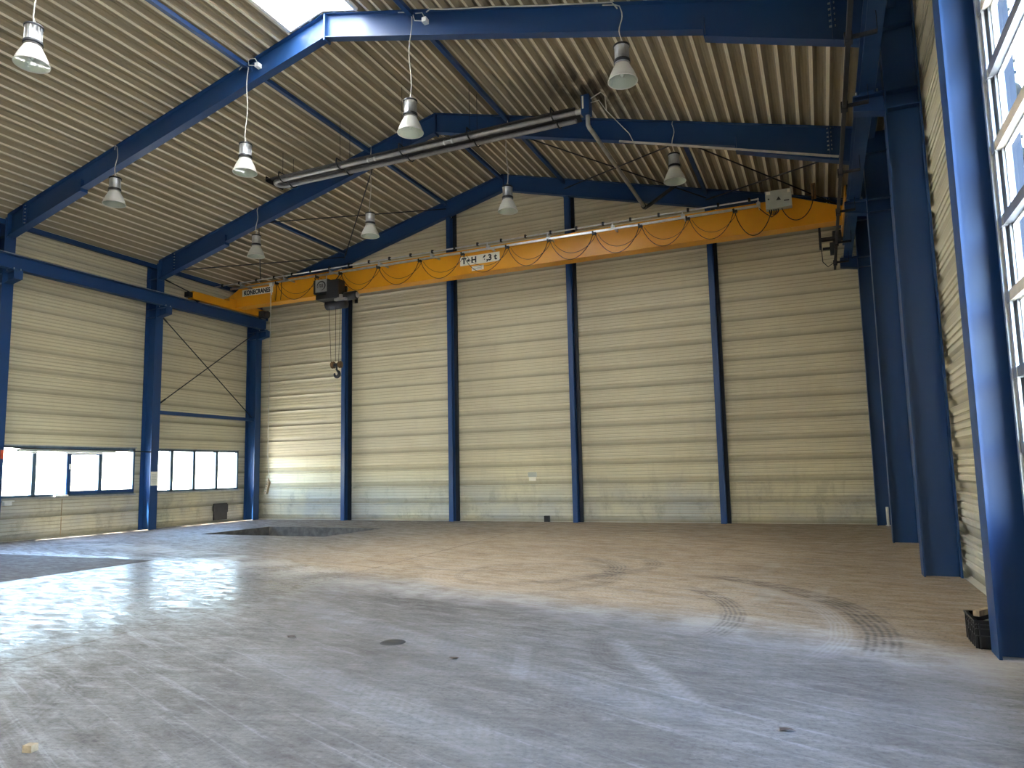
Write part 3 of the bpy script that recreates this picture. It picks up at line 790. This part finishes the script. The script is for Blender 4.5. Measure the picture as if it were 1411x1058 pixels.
# collector at the right end truck
co = MB(); co.box((20.75, -1.2, 7.70), (21.1, -1.05, 7.78)); co.box((20.72, -1.25, 7.5), (20.78, -1.0, 8.06)); co.box((20.80, -1.2, 7.45), (21.05, -1.1, 7.50)); co.box((20.98, -1.2, 7.3), (21.1, -1.05, 7.62))
co.tube([(20.75, -1.2, 7.9), (20.78, -1.22, 7.1), (20.9, -1.22, 6.95), (21.05, -1.2, 7.05), (21.08, -1.2, 7.25)], .012, 6)
co.build('current_collector', M['dark_rod'], crane)

# hoist trolley
hx = 4.56
ho = thing('crane_hoist', 'black hoist trolley with round logo panel hanging under the yellow girder', 'hoist', (5.0, -2.2, 7.6))
hb = MB(); hb.box((hx, -2.30, 7.92), (5.16, -2.12, 8.40)); hb.build('electrical_cabinet', M['black'], ho)
fp = MB().box((hx + .09, -2.312, 7.96), (5.14, -2.30, 8.40)).build('logo_panel', M['alu'], ho)
lg = MB()
for k in range(9):       # open ring and three strokes
    pass
N = 22
ring = []
for k in range(N):
    a0 = math.radians(205 - k * 13.2); a1 = math.radians(205 - (k + 1) * 13.2)
    wv = .014 + .026 * math.sin(PI * (k + .5) / N)
    c0 = (4.90, 8.18); R0 = .165
    q = [(c0[0] + 1.12*(R0 - wv) * math.cos(a0), c0[1] + (R0 - wv) * math.sin(a0)), (c0[0] + 1.12*R0 * math.cos(a0), c0[1] + R0 * math.sin(a0)),
         (c0[0] + 1.12*R0 * math.cos(a1), c0[1] + R0 * math.sin(a1)), (c0[0] + 1.12*(R0 - wv) * math.cos(a1), c0[1] + (R0 - wv) * math.sin(a1))]
    lg.prism([(a, -2.316, b) for a, b in q], (0, .003, 0))
for dx_, lean in ((-.07, .02), (0, .05), (.07, .02)):
    lg.bar((4.89 + dx_ - lean*.6, -2.315, 8.12), (4.89 + dx_ + lean*.6, -2.315, 8.25), .004, .022, (1,0,0))
lg.bar((4.86, -2.315, 8.25), (4.92, -2.315, 8.12), .004, .018, (1,0,0))
lg.build('emblem', M['sign_black'], fp)
fr_ = MB(); fr_.box((4.55, -2.14, 7.80), (5.7, -2.04, 7.92)); fr_.box((5.1, -2.3, 7.70), (5.62, -1.95, 8.34)); fr_.box((4.62, -2.25, 7.72), (5.2, -1.2, 7.86))
for x_ in (4.7, 5.5):
    fr_.box((x_ - .05, -1.78, 7.75), (x_ + .05, -1.71, 8.22)); fr_.box((x_ - .05, -1.15, 7.75), (x_ + .05, -1.09, 8.22))
fr_.build('trolley_frame', M['black'], ho)
for x_ in (4.7, 5.5):
    for yy in (-1.68, -1.17):
        MB().lathe([(.001, -.02), (.06, -.02), (.06, .02), (.001, .02)], (x_, yy - .01, 8.15), 12, 'y').build('trolley_wheel', M['steel'], ho)
MB().lathe([(.001, 0), (.17, 0), (.17, .80), (.001, .80)], (4.7, -1.72, 7.62), 18, 'x').build('rope_drum', M['dark_rod'], ho)
mt = MB(); mt.lathe([(.001, 0), (.12, 0), (.15, .03), (.15, .46), (.13, .50), (.001, .52)], (5.70, -2.05, 7.76), 18, 'x'); mt.build('hoist_motor', M['black'], ho)
MB().lathe([(.001, 0), (.10, 0), (.10, .015), (.001, .015)], (6.215, -2.05, 7.76), 16, 'x').build('motor_cap', M['alu'], ho)
MB().box((5.45, -2.32, 7.58), (5.92, -2.20, 7.66)).box((5.52, -2.26, 7.66), (5.72, -2.15, 7.80)).build('gear_case', M['alu'], ho)
tp = MB(); tp.tube([(5.13, -2.33, 8.9 - .3), (5.13, -2.33, 7.95)], .012, 6); tp.bar((4.72, -2.22, 8.56), (5.14, -2.33, 8.56), .03, .03); tp.build('tow_arm', M['alu'], ho)
loop(4.55, 5.6, -2.24, 8.5, .28, .014, 'rubber', ho, 'supply_cable')
# hook
hkx, hky = 5.22, -1.85
hk = thing('hanging_hook', 'brown sheaved crane hook block hanging on wire ropes beside gable post', 'hook', (hkx, hky, 5.0))
for k, (x_, xt) in enumerate(((4.98, 4.87), (5.17, 5.15), (5.30, 5.34))):
    MB().tube([(xt, hky + .02*k, 7.62), (x_, hky, 5.56)], .007, 5).build('wire_rope', M['dark_rod'], hk)
for sx in (-.15, .15):
    MB().lathe([(.001, -.05), (.10, -.05), (.125, -.035), (.10, -.012), (.10, .012), (.125, .035), (.10, .05), (.001, .05)], (hkx + sx, hky, 5.45), 18, 'x').build('sheave', M['brown'], hk)
MB().box((hkx - .10, hky - .05, 5.38), (hkx + .10, hky + .05, 5.50)).tube([(hkx, hky, 5.40), (hkx, hky, 5.26)], .035, 10).build('crosshead', M['black'], hk)
hp = []
for k in range(15):
    a = math.radians(75 - k * 19.5); hp.append((hkx + .01 + .098 * math.cos(a), hky, 5.13 + .105 * math.sin(a)))
rr = [.026 + .034 * math.sin(PI * min(1, (k + 2) / 16)) for k in range(15)]
MB().tube([(hkx, hky, 5.30)] + hp, [.03] + rr, 10).build('hook', M['dark_rod'], hk)
# pendant control
pc = thing('pendant_control', 'grey push-button control hanging on a long cable by the gable wall', 'control', (2.52, -2.15, 1.0))
MB().tube([(2.50, -2.12, 8.55), (2.50, -2.13, 5.0), (2.51, -2.15, 2.4), (2.56, -2.15, 2.0), (2.57, -2.15, 1.62), (2.55, -2.15, 1.48)], .011, 6).build('cable', M['cable_white'], pc)
tt = MB(); A = Vector((2.575, -2.15, 1.49)); B = Vector((2.46, -2.15, 1.06)); tt.bar(A, B, .09, .10, (0,1,0)); tt.tube([A, A + Vector((-.01, 0, .12))], [.04, .015], 8)
tt.build('handset', M['wood'], pc)
bb = MB(); dv = (B - A).normalized()
for k in range(4):
    q = A + dv * (.10 + .09 * k); bb.tube([q + Vector((0, -.045, 0)), q + Vector((0, -.065, 0))], .018, 8)
bb.build('button', M['black'], pc)
MB().box((2.43, RY - .04, 8.52), (2.57, RY + .06, 8.62)).tube([(2.5, RY - .0, 8.45), (2.5, RY, 8.2)], .025, 8).build('cable_carrier', M['white'], crane)
for x_ in (2.72, 2.95):
    MB().tube([(x_, RY, 8.6), (x_ + .02, RY, 8.3), (x_ - .02, RY, 7.95)], .011, 6).build('hanging_cable', M['rubber'], crane)

# ------------------------------------------------------------------ pendant lamps
def lamp_parts(th):
    c = th.location
    MB().lathe([(.001, .34), (.125, .34), (.14, .33), (.14, .31), (.13, .30), (.13, .05), (.14, .04), (.14, .0), (.12, -.02), (.001, -.02)], c, 20).build('ballast_housing', M['steel'], th)
    MB().lathe([(.141, .335), (.148, .33), (.148, .30), (.141, .295)], c, 20).build('top_band', M['black'], th)
    MB().lathe([(.141, .05), (.150, .045), (.150, -.005), (.141, -.01)], c, 20).build('housing_band', M['black'], th)
    fin = MB()
    for k in range(14):
        a = 2*PI*k/14; fin.bar((c.x + .128*math.cos(a), c.y + .128*math.sin(a), c.z + .06), (c.x + .128*math.cos(a), c.y + .128*math.sin(a), c.z + .29), .012, .012, (math.cos(a), math.sin(a), 0))
    fin.build('cooling_fins', M['steel'], th)
    MB().lathe([(.105, -.02), (.135, -.04), (.165, -.10), (.205, -.18), (.245, -.28), (.262, -.34), (.272, -.345), (.272, -.36), (.262, -.362), (.255, -.34), (.236, -.28), (.196, -.18), (.155, -.10), (.12, -.04)], c, 32).build('reflector', M['shade'], th)
    MB().lathe([(.255, -.35), (.20, -.362), (.10, -.368), (.001, -.37)], c, 32).build('cover_glass', M['lamp_glass'], th)
    MB().lathe([(.001, -.04), (.03, -.05), (.045, -.12), (.055, -.18), (.045, -.24), (.001, -.28)], c, 14).build('bulb', M['white'], th)
LX = (4.36, 8.68, 13.10, 17.56)
lamp_labels = {('A', 0): 'pendant lamp close under the skylight-end frame, low on the windowed roof slope',
 ('A', 1): 'pendant lamp on a long pale cord beside the dark heater\'s far tube end', ('A', 2): 'pendant lamp on a long pale cord in front of the dark heater tubes',
 ('A', 3): 'pendant lamp with dark housing under the skylight-end frame\'s cabled rafter', ('B', 0): 'pendant lamp of the middle frame above the crane\'s tapered truck end',
 ('B', 1): 'pendant lamp of the middle frame hanging above the crane hoist side', ('B', 2): 'pendant lamp of the middle frame hanging before the gable\'s peak',
 ('B', 3): 'pendant lamp of the middle frame beside the diagonal flue pipe', ('Z', 1): 'largest looking pendant lamp, out in the bay under the skylight'}
proto = None
def place_lamp(key, i, yf):
    global proto
    x = LX[i]; loc = Vector((x, yf - .16, 8.95))
    lab = lamp_labels[(key, i)]
    if proto is None:
        th = thing('pendant_lamp', lab, 'lamp', loc, 'pendant high-bay lamps'); lamp_parts(th); proto = th
    else:
        th = proto.copy(); COL.objects.link(th); th.location = loc; th['label'] = lab
        for ch in protoparts:
            c_ = ch.copy(); COL.objects.link(c_); c_.parent = th
    return th, loc
rnd = random.Random(3)
for key, i, yf in (('A', 0, YA), ('A', 1, YA), ('A', 2, YA), ('A', 3, YA), ('B', 0, YB), ('B', 1, YB), ('B', 2, YB), ('B', 3, YB), ('Z', 1, YZ)):
    th, loc = place_lamp(key, i, yf)
    if key == 'A' and i == 0: protoparts = [o for o in COL.objects if o.parent == th]
    x = loc.x; zt = rtop(x) - .03; pts = []
    n = 12
    yb_ = yf - .118
    for k in range(n + 1):
        u = k / n; z = zt + (loc.z + .34 - zt) * u
        w_ = .03 * math.sin(u * 9 + x) * (1 if 0 < k < n else 0)
        pts.append((x + w_, yb_ + (loc.y - yb_) * min(1, u * 1.6), z))
    if key in 'AZ': pts = [(x - .35 if i else x - .2, yf - .06, rtop(x - .35) - .0 - .035), (x - .1, yf - .12, zt - .02)] + pts[1:]
    cd = MB().tube(pts, .011, 6)
    z_ = loc.z + .34
    cd.tube([(x - .07, loc.y, z_), (x, loc.y, z_ + .12), (x + .07, loc.y, z_)], .006, 5)
    cd.build('cord', M['cable_white'], th)

# junction boxes and cables on the front frame
for x_, lb in ((8.93, 'small pale junction box on the skylight-end frame\'s windowed rafter'), (13.42, 'small pale junction box on the skylight-end frame\'s sooty-side rafter')):
    z = rtop(x_) - .24
    jb = thing('junction_box', lb, 'junction box', (x_, YA - .06, z))
    MB().box((x_ - .05, YA - .14, z - .06), (x_ + .05, YA - .012, z + .04)).build('box_body', M['white'], jb)
    MB().tube([(x_ - .05, YA - .08, z), (x_ - .22, YA - .14, z + .02), (x_ - .26, YA - .13, z + .16)], .011, 6).tube([(x_, YA - .08, z + .04), (x_ - .04, YA - .14, z + .14), (x_ - .2, YA - .13, z + .18)], .011, 6).build('cable_tail', M['cable_white'], jb)
pts = [(13.45, YA - .08, rtop(13.45) - .06), (13.55, YA - .112, rtop(13.55) - .02)] + [(x_, YA - .112, rtop(x_) - .025 + .010*math.sin(x_*3)) for x_ in (14, 15, 16, 17, 17.4)] + [(17.5, YA - .12, rtop(17.5) - .15)]
o = MB().tube(pts, .014, 6).build('lamp_cable', M['cable_white'], origin=(15, YA - .11, 10.8)); tag(o, 'pale cable lying along the skylight-end frame\'s rafter to its dark lamp', 'cable', None, 'thing')
x0_, x1_ = 16.2, 21.2
o = MB().bar((x0_, YB - .10, rtop(x0_) - .60), (x1_, YB - .10, rtop(x1_) - .60 - .12), .03, .05).build('cable_conduit', M['cable_white'], origin=(18.7, YB, 9.3)); tag(o, 'thin pale cable conduit under the middle frame\'s sooty-side rafter', 'conduit', None, 'thing')
o = MB().tube([(8.4, -2.9, rtop(8.4)), (8.1, -2.9, 9.7), (7.7, -2.85, 8.9)], .008, 5)

# ------------------------------------------------------------------ radiant heater
HY, HZ = -6.15, 10.10
HX0, HX1 = 6.25, 15.55
he = thing('radiant_heater', 'long dark twin tube radiant heater hung below the roof', 'heater', ((HX0 + HX1)/2, HY, HZ))
tb = [(HX1 + .05, HY - .20, HZ), (HX0 + .30, HY - .20, HZ)] + [(HX0 + .30 - .20*math.sin(a), HY - .20*math.cos(a), HZ) for a in [PI*k/8 for k in range(1, 8)]] + [(HX0 + .30, HY + .20, HZ), (HX1 - .1, HY + .20, HZ)]
MB().tube(tb, .058, 12).build('radiant_tube', M['heater_tube'], he)
rf = MB()
prof = [(-.37, .035), (-.35, .05), (-.20, .125), (0, .085), (.20, .125), (.35, .05), (.37, .035)]
vs, fs = [], []
for x_ in (HX0, HX1):
    for a, b in prof: vs.append((x_, HY + a, HZ + b))
    for a, b in prof[::-1]: vs.append((x_, HY + a * 1.03, HZ + b + .008))
n = len(prof) * 2
fs = [(i, (i+1) % n, n + (i+1) % n, n + i) for i in range(n)]
fs += [(0,1,12,13),(1,2,11,12),(2,3,10,11),(3,4,9,10),(4,5,8,9),(5,6,7,8)]
rf.add(vs, fs); rf.build('reflector', M['heater_shade'], he)
MB().xz([(HX0, HZ - .02), (HX0 + .01, HZ - .02), (HX0 + .01, HZ + .14), (HX0, HZ + .14)], HY - .36, HY + .36).build('end_sheet', M['heater_shade'], he)
for k, x_ in enumerate((6.75, 8.75, 10.75, 12.75, 15.0)):
    b_ = MB()
    b_.tube([(x_, HY - .38, HZ + .16), (x_, HY - .39, HZ + .03), (x_, HY - .30, HZ - .05), (x_, HY - .20, HZ - .078), (x_, HY - .10, HZ - .05), (x_, HY, HZ + .02), (x_, HY + .10, HZ - .05), (x_, HY + .20, HZ - .078), (x_, HY + .30, HZ - .05), (x_, HY + .39, HZ + .03), (x_, HY + .38, HZ + .16)], .018, 6)
    b_.tube([(x_, HY - .38, HZ + .17), (x_, HY + .38, HZ + .17)], .015, 6)
    b_.build('support_bracket', M['black'], he)
    if k < 4:
        for sy in (-.22, .22):
            MB().tube([(x_, HY + sy, HZ + .17), (x_, HY + sy, rtop(x_) + .02)], .006, 5).build('hanger_wire', M['dark_rod'], he)
for x_ in (9.65, 12.0):
    MB().tube([(x_ + .03, HY - .262, HZ), (x_ + .25, HY - .262, HZ)], .008, 6).lathe([(.058, 0), (.066, .0), (.066, .05), (.058, .05)], (x_, HY - .20, HZ), 14, 'x').lathe([(.058, 0), (.066, .0), (.066, .05), (.058, .05)], (x_ + .22, HY - .20, HZ), 14, 'x').build('tube_coupling', M['alu'], he)
bx = 15.82
bu = MB().box((bx - .10, HY - .27, HZ - .10), (bx + .10, HY - .02, HZ + .36)).build('burner_box', M['blue'], he)
MB().box((bx - .07, HY - .275, HZ + .02), (bx - .03, HY - .27, HZ + .33)).build('burner_label', M['sign_white'], bu)
MB().tube([(bx - .10, HY - .20, HZ), (HX1 + .02, HY - .20, HZ)], .066, 12).build('burner_spigot', M['alu'], he)
MB().tube([(bx + .06, HY - .1, HZ + .3), (bx + .35, HY - .1, HZ + .42), (bx + .45, HY - .1, HZ + .30), (bx + .46, HY - .05, HZ - .05)], .014, 6).tube([(bx + .1, HY - .12, HZ + .2), (bx + .3, HY - .12, HZ + .22), (bx + .46, HY - .06, HZ - .05), (bx + .85, HY + .5, HZ - .45), (bx + .95, YB - .15, HZ - .75)], .010, 6).build('gas_hose', M['cable_white'], he)
fl = thing('flue_pipe', 'grey flue pipe running from the heater\'s burner to the gable', 'pipe', (15.95, -3.2, 9.75))
fz = 9.72
MB().tube([(15.84, HY - .12, HZ - .10), (15.84, HY - .12, fz + .05), (15.86, HY - .06, fz - .02), (15.88, HY + .1, fz - .04), (15.93, -.95, fz - .14)], .055, 12).build('pipe_run', M['steel'], fl)
MB().tube([(15.93, -.95, fz - .14), (15.93, -.80, fz - .12), (16.05, -.62, fz + .02), (16.9, -.42, fz + .62), (16.92, -.2, fz + .9), (16.92, .1, 10.9)], .055, 12).build('outlet_bend', M['dark_grey'], fl)
MB().lathe([(.058, -.06), (.075, -.06), (.075, .06), (.058, .06)], (15.93, -.98, fz - .135), 12, 'y').build('pipe_collar', M['black'], fl)
MB().lathe([(.058, -.04), (.066, -.04), (.066, .04), (.058, .04)], (15.89, -4.0, fz - .07), 12, 'y').build('pipe_collar', M['black'], fl)

# ------------------------------------------------------------------ small things
fx = XL + .55
fl_ = thing('fluorescent_lamp', 'long white fluorescent batten hanging before the near window strip', 'lamp', (fx, -7.6, 2.49))
MB().box((fx - .05, -9.10, 2.50), (fx + .05, -6.15, 2.56)).build('batten', M['grey_box'], fl_)
MB().tube([(fx, -9.05, 2.47), (fx, -6.2, 2.47)], .018, 8).build('tube', M['white'], fl_)
MB().tube([(0.0, YA + .14, 2.62), (fx - .02, -9.0, 2.585), (fx - .02, -7.6, 2.57), (fx - .02, -6.2, 2.575), (0.0, YB - .15, 2.55)], .024, 6).build('supply_cable', M['black'], fl_)
o = MB().box((.0, YB - .135, 1.44), (.006, YB + .13, 1.90)).build('paper_notice', M['sign_white'], origin=(0, YB, 1.44)); tag(o, 'white paper notice stuck on the column between the window strips', 'notice', None, 'thing')
pr_ = MB()
for k in range(6): pr_.box((.006, YB - .10, 1.52 + k*.055), (.007, YB + .09, 1.532 + k*.055))
pr_.build('print_lines', M['grey_box'], o)
o = MB().box((XL + .045, -1.66, .09), (XL + .085, -1.02, .70)).box((XL + .045, -1.70, .42), (XL + .08, -1.66, .62)).box((XL + .045, -1.02, .36), (XL + .08, -.98, .66)).build('wall_vent_hatch', M['dark_grey'], origin=(XL, -1.34, .09)); tag(o, 'dark grey square hatch on the wall below the far window strip', 'hatch', None, 'thing')
o = MB().box((.0, YA + .06, 2.28), (.006, YA + .14, 2.52)).build('round_sticker', M['red'], origin=(0, YA, 2.28)); tag(o, 'small red sticker on the column before the near window strip', 'sticker', None, 'thing')
so = thing('wall_socket', 'small white socket under the near window strip\'s sill', 'socket', (XL, -9.0, 1.02))
MB().box((XL + .0, -9.10, 1.00), (XL + .09, -8.90, 1.10)).build('socket_body', M['white'], so); MB().box((XL + .0, -9.16, 1.10), (XL + .10, -8.84, 1.135)).build('socket_lid', M['white'], so)
o = MB().box((XL + .04, -7.70, WZ0 - .01), (XL + .12, -7.30, WZ0 + .035)).build('sill_latch', M['white'], origin=(XL, -7.5, WZ0)); tag(o, 'small white latch lying on the near window strip\'s sill', 'latch', None, 'thing')
o = MB().tube([(XL + .02, -7.42, WZ0 - .08), (XL + .02, -7.42, .02)], .012, 6).build('wall_cable', M['wood'], origin=(XL, -7.42, 0)); tag(o, 'thin brown cable running down the wall under the near window strip', 'cable', None, 'thing')
hp_ = thing('wall_plate', 'small grey plate on the gable wall beside the third gable post', 'plate', (11.54, YW, 1.35))
MB().box((11.40, YW - .035, 1.46), (11.70, YW + .0, 1.62)).build('plate_cover', M['grey_box'], hp_); MB().box((11.43, YW - .03, 1.33), (11.67, YW + .0, 1.455)).build('plate_lower', M['sign_white'], hp_)
o = MB().box((11.98, .16, 0), (12.16, .26, .19)).box((12.0, .15, .19), (12.14, .26, .20)).build('black_box', M['black'], origin=(12.07, .2, 0)); tag(o, 'tiny black box on the floor against the gable wall', 'box', None, 'thing')
o = MB().tube([(21.93, -.24, 0), (21.93, -.24, .50)], .035, 10).tube([(21.93, -.24, 0), (21.93, -.24, .03)], .06, 10).build('floor_pipe', M['cable_white'], origin=(21.93, -.24, 0)); tag(o, 'short pale pipe rising at the far column beside the gable corner', 'pipe', None, 'thing')

# plastic crate behind the nearest column
cx0, cx1, cy0, cy1, ch = 21.60, 22.02, -14.20, -13.72, .245
ct = thing('plastic_crate', 'black ribbed plastic crate behind the sunlit column', 'crate', ((cx0+cx1)/2, (cy0+cy1)/2, 0))
b_ = MB(); tk_ = .012
b_.box((cx0, cy0, 0), (cx1, cy1, .015))
for (a, b) in (((cx0, cy0), (cx1, cy0 + tk_)), ((cx0, cy1 - tk_), (cx1, cy1)), ((cx0, cy0), (cx0 + tk_, cy1)), ((cx1 - tk_, cy0), (cx1, cy1))): b_.box((*a, 0), (*b, ch))
b_.build('crate_shell', M['black'], ct)
r_ = MB()
for k in range(6):
    yy = cy0 + .02 + k * (cy1 - cy0 - .04) / 5; r_.box((cx0 - .018, yy - .008, 0.0), (cx0, yy + .008, ch))
for k in range(5):
    xx_ = cx0 + .02 + k * (cx1 - cx0 - .04) / 4; r_.box((xx_ - .006, cy0 - .014, 0.0), (xx_ + .006, cy0, ch))
for z in (.11, .17, .205): r_.box((cx0 - .012, cy0 - .012, z - .005), (cx1, cy0, z + .005)); r_.box((cx0 - .012, cy0, z - .005), (cx0, cy1, z + .005))
r_.build('crate_ribs', plain('crate_rib_black', (.03, .03, .032), .35), ct)
MB().box((cx0 - .02, cy0 - .02, ch - .02), (cx1 + .02, cy0 + .012, ch)).box((cx0 - .02, cy1 - .012, ch - .02), (cx1 + .02, cy1 + .02, ch)).box((cx0 - .02, cy0, ch - .02), (cx0 + .012, cy1, ch)).box((cx1 - .012, cy0, ch - .02), (cx1 + .02, cy1, ch)).build('crate_rim', M['black'], ct)
o = MB().bar((21.72, -14.1, .19), (21.92, -13.95, .225), .16, .05).build('grey_slab', M['grey_box'], origin=(21.8, -14, .2)); tag(o, 'grey offcut slab lying in the black crate', 'slab', None, 'thing')
o = MB().bar((21.62, -14.10, .285), (21.76, -13.84, .275), .05, .05).build('timber_offcut', M['wood'], origin=(21.7, -14, .2)); tag(o, 'tan timber offcut sticking out of the black crate', 'timber', None, 'thing')
# floor litter
wbk = MB(); wbk.prism([(15.88, -18.78, 0), (15.94, -18.765, 0), (15.93, -18.715, 0), (15.87, -18.73, 0)], (.0, .0, .042)); o = wbk.build('wood_chunk', M['wood'], origin=(15.91, -18.75, 0)); tag(o, 'tan chunk of wood lying alone on the bare floor', 'wood', None, 'thing')
o = MB().lathe([(.001, .006), (.115, .006), (.125, .0)], (16.48, -15.64, 0), 24).build('drain_cover', M['stain_disc'], origin=(16.48, -15.64, 0)); tag(o, 'dark round metal cap set in the floor midway to the gable', 'drain cover', None, 'thing')
for (x_, y_, s, lb) in ((20.13, -16.85, .032, 'curled dark leaf on the pale grey floor towards the glazed door'), (15.36, -15.78, .035, 'small dark scrap on the floor beyond the round cap'), (17.35, -16.0, .03, 'small dark scrap on the floor between round cap and leaf')):
    lf = MB(); vs = []
    for k in range(9):
        a = 2*PI*k/9; r = s * (1 + .35*math.sin(3*a + x_)); vs.append((x_ + r*math.cos(a)*1.5, y_ + r*math.sin(a)*.7, .006 + .012*abs(math.sin(a*1.5))))
    lf.add(vs + [(x_, y_, .022)], [(k, (k+1) % 9, 9) for k in range(9)] + [tuple(range(9))[::-1]])
    o = lf.build('dry_leaf' if 'leaf' in lb else 'floor_scrap', M['leaf'], origin=(x_, y_, 0)); tag(o, lb, 'leaf' if 'leaf' in lb else 'scrap', None, 'thing')

# ------------------------------------------------------------------ daylight
w = bpy.data.worlds.new('sky'); sc.world = w; w.use_nodes = True
nt = w.node_tree; nt.nodes.clear()
sky = nt.nodes.new('ShaderNodeTexSky'); sky.sky_type = 'NISHITA'; sky.sun_disc = False
sun_dir = Vector((.235, .40, -1)).normalized()
sky.sun_elevation = math.asin(-sun_dir.z); sky.sun_rotation = math.atan2(-sun_dir.x, -sun_dir.y)
sky.air_density = 1.0; sky.dust_density = .6; sky.ozone_density = 1.1
bg = nt.nodes.new('ShaderNodeBackground'); bg.inputs[1].default_value = .95
ow = nt.nodes.new('ShaderNodeOutputWorld'); nt.links.new(sky.outputs[0], bg.inputs[0]); nt.links.new(bg.outputs[0], ow.inputs[0])
sl = bpy.data.lights.new('sun', 'SUN'); sl.energy = 20.0; sl.angle = .009; sl.color = (1, .95, .86)
so_ = bpy.data.objects.new('sun', sl); so_.rotation_euler = sun_dir.to_track_quat('-Z', 'Y').to_euler(); so_.location = (-10, -20, 30); COL.objects.link(so_)
def portal(name, loc, direction, sx, sy):
    l = bpy.data.lights.new(name, 'AREA'); l.shape = 'RECTANGLE'; l.size = sx; l.size_y = sy; l.cycles.is_portal = True
    o = bpy.data.objects.new(name, l); o.location = loc; o.rotation_euler = Vector(direction).to_track_quat('-Z', 'Z').to_euler(); COL.objects.link(o)
for i, (a, b) in enumerate(WINS): portal('window_portal', (XL - .2, (a + b)/2, (WZ0 + WZ1)/2), (1, 0, 0), b - a, WZ1 - WZ0)
portal('door_portal', (XR + .2, (DY0 + DY1)/2, 3.7), (-1, 0, 0), DY1 - DY0, 5.2)
portal('added_opening_portal', (XR + .2, (OY0 + OY1)/2, OZ/2), (-1, 0, 0), OY1 - OY0, OZ)

# ------------------------------------------------------------------ camera
F, PI_, YAW, ROLL = 978.0309, .1102, .4064, -.0211
exec_par = None
cam = bpy.data.cameras.new('camera'); co_ = bpy.data.objects.new('camera', cam); COL.objects.link(co_)
cam.sensor_fit = 'HORIZONTAL'; cam.sensor_width = 36; cam.lens = 36 * F / 1411
cam.shift_x = -(709.0576 - 705.5) / 1411; cam.shift_y = (542.3516 - 529) / 1411
cyw, syw = math.cos(YAW), math.sin(YAW)
fw = Vector((-syw * math.cos(PI_), cyw * math.cos(PI_), math.sin(PI_))); rt = Vector((cyw, syw, 0)); up = rt.cross(fw)
cr_, sr_ = math.cos(ROLL), math.sin(ROLL)
r2 = rt * cr_ + up * sr_; u2 = -rt * sr_ + up * cr_
mw = Matrix.Identity(4)
for i in range(3): mw[i][0] = r2[i]; mw[i][1] = u2[i]; mw[i][2] = -fw[i]
mw.translation = Vector((20.4491, -21.725, 1.6276))
co_.matrix_world = mw; cam.clip_start = .05; cam.clip_end = 500
sc.camera = co_

sc.view_settings.view_transform = 'Standard'; sc.view_settings.look = 'None'; sc.view_settings.gamma = 1.0
sc.view_settings.use_curve_mapping = False; sc.view_settings.exposure = 2.36
sc.cycles.use_denoising = True
sc.cycles.max_bounces = 14; sc.cycles.diffuse_bounces = 8; sc.cycles.glossy_bounces = 4; sc.cycles.transparent_max_bounces = 12
sc.cycles.sample_clamp_indirect = 12
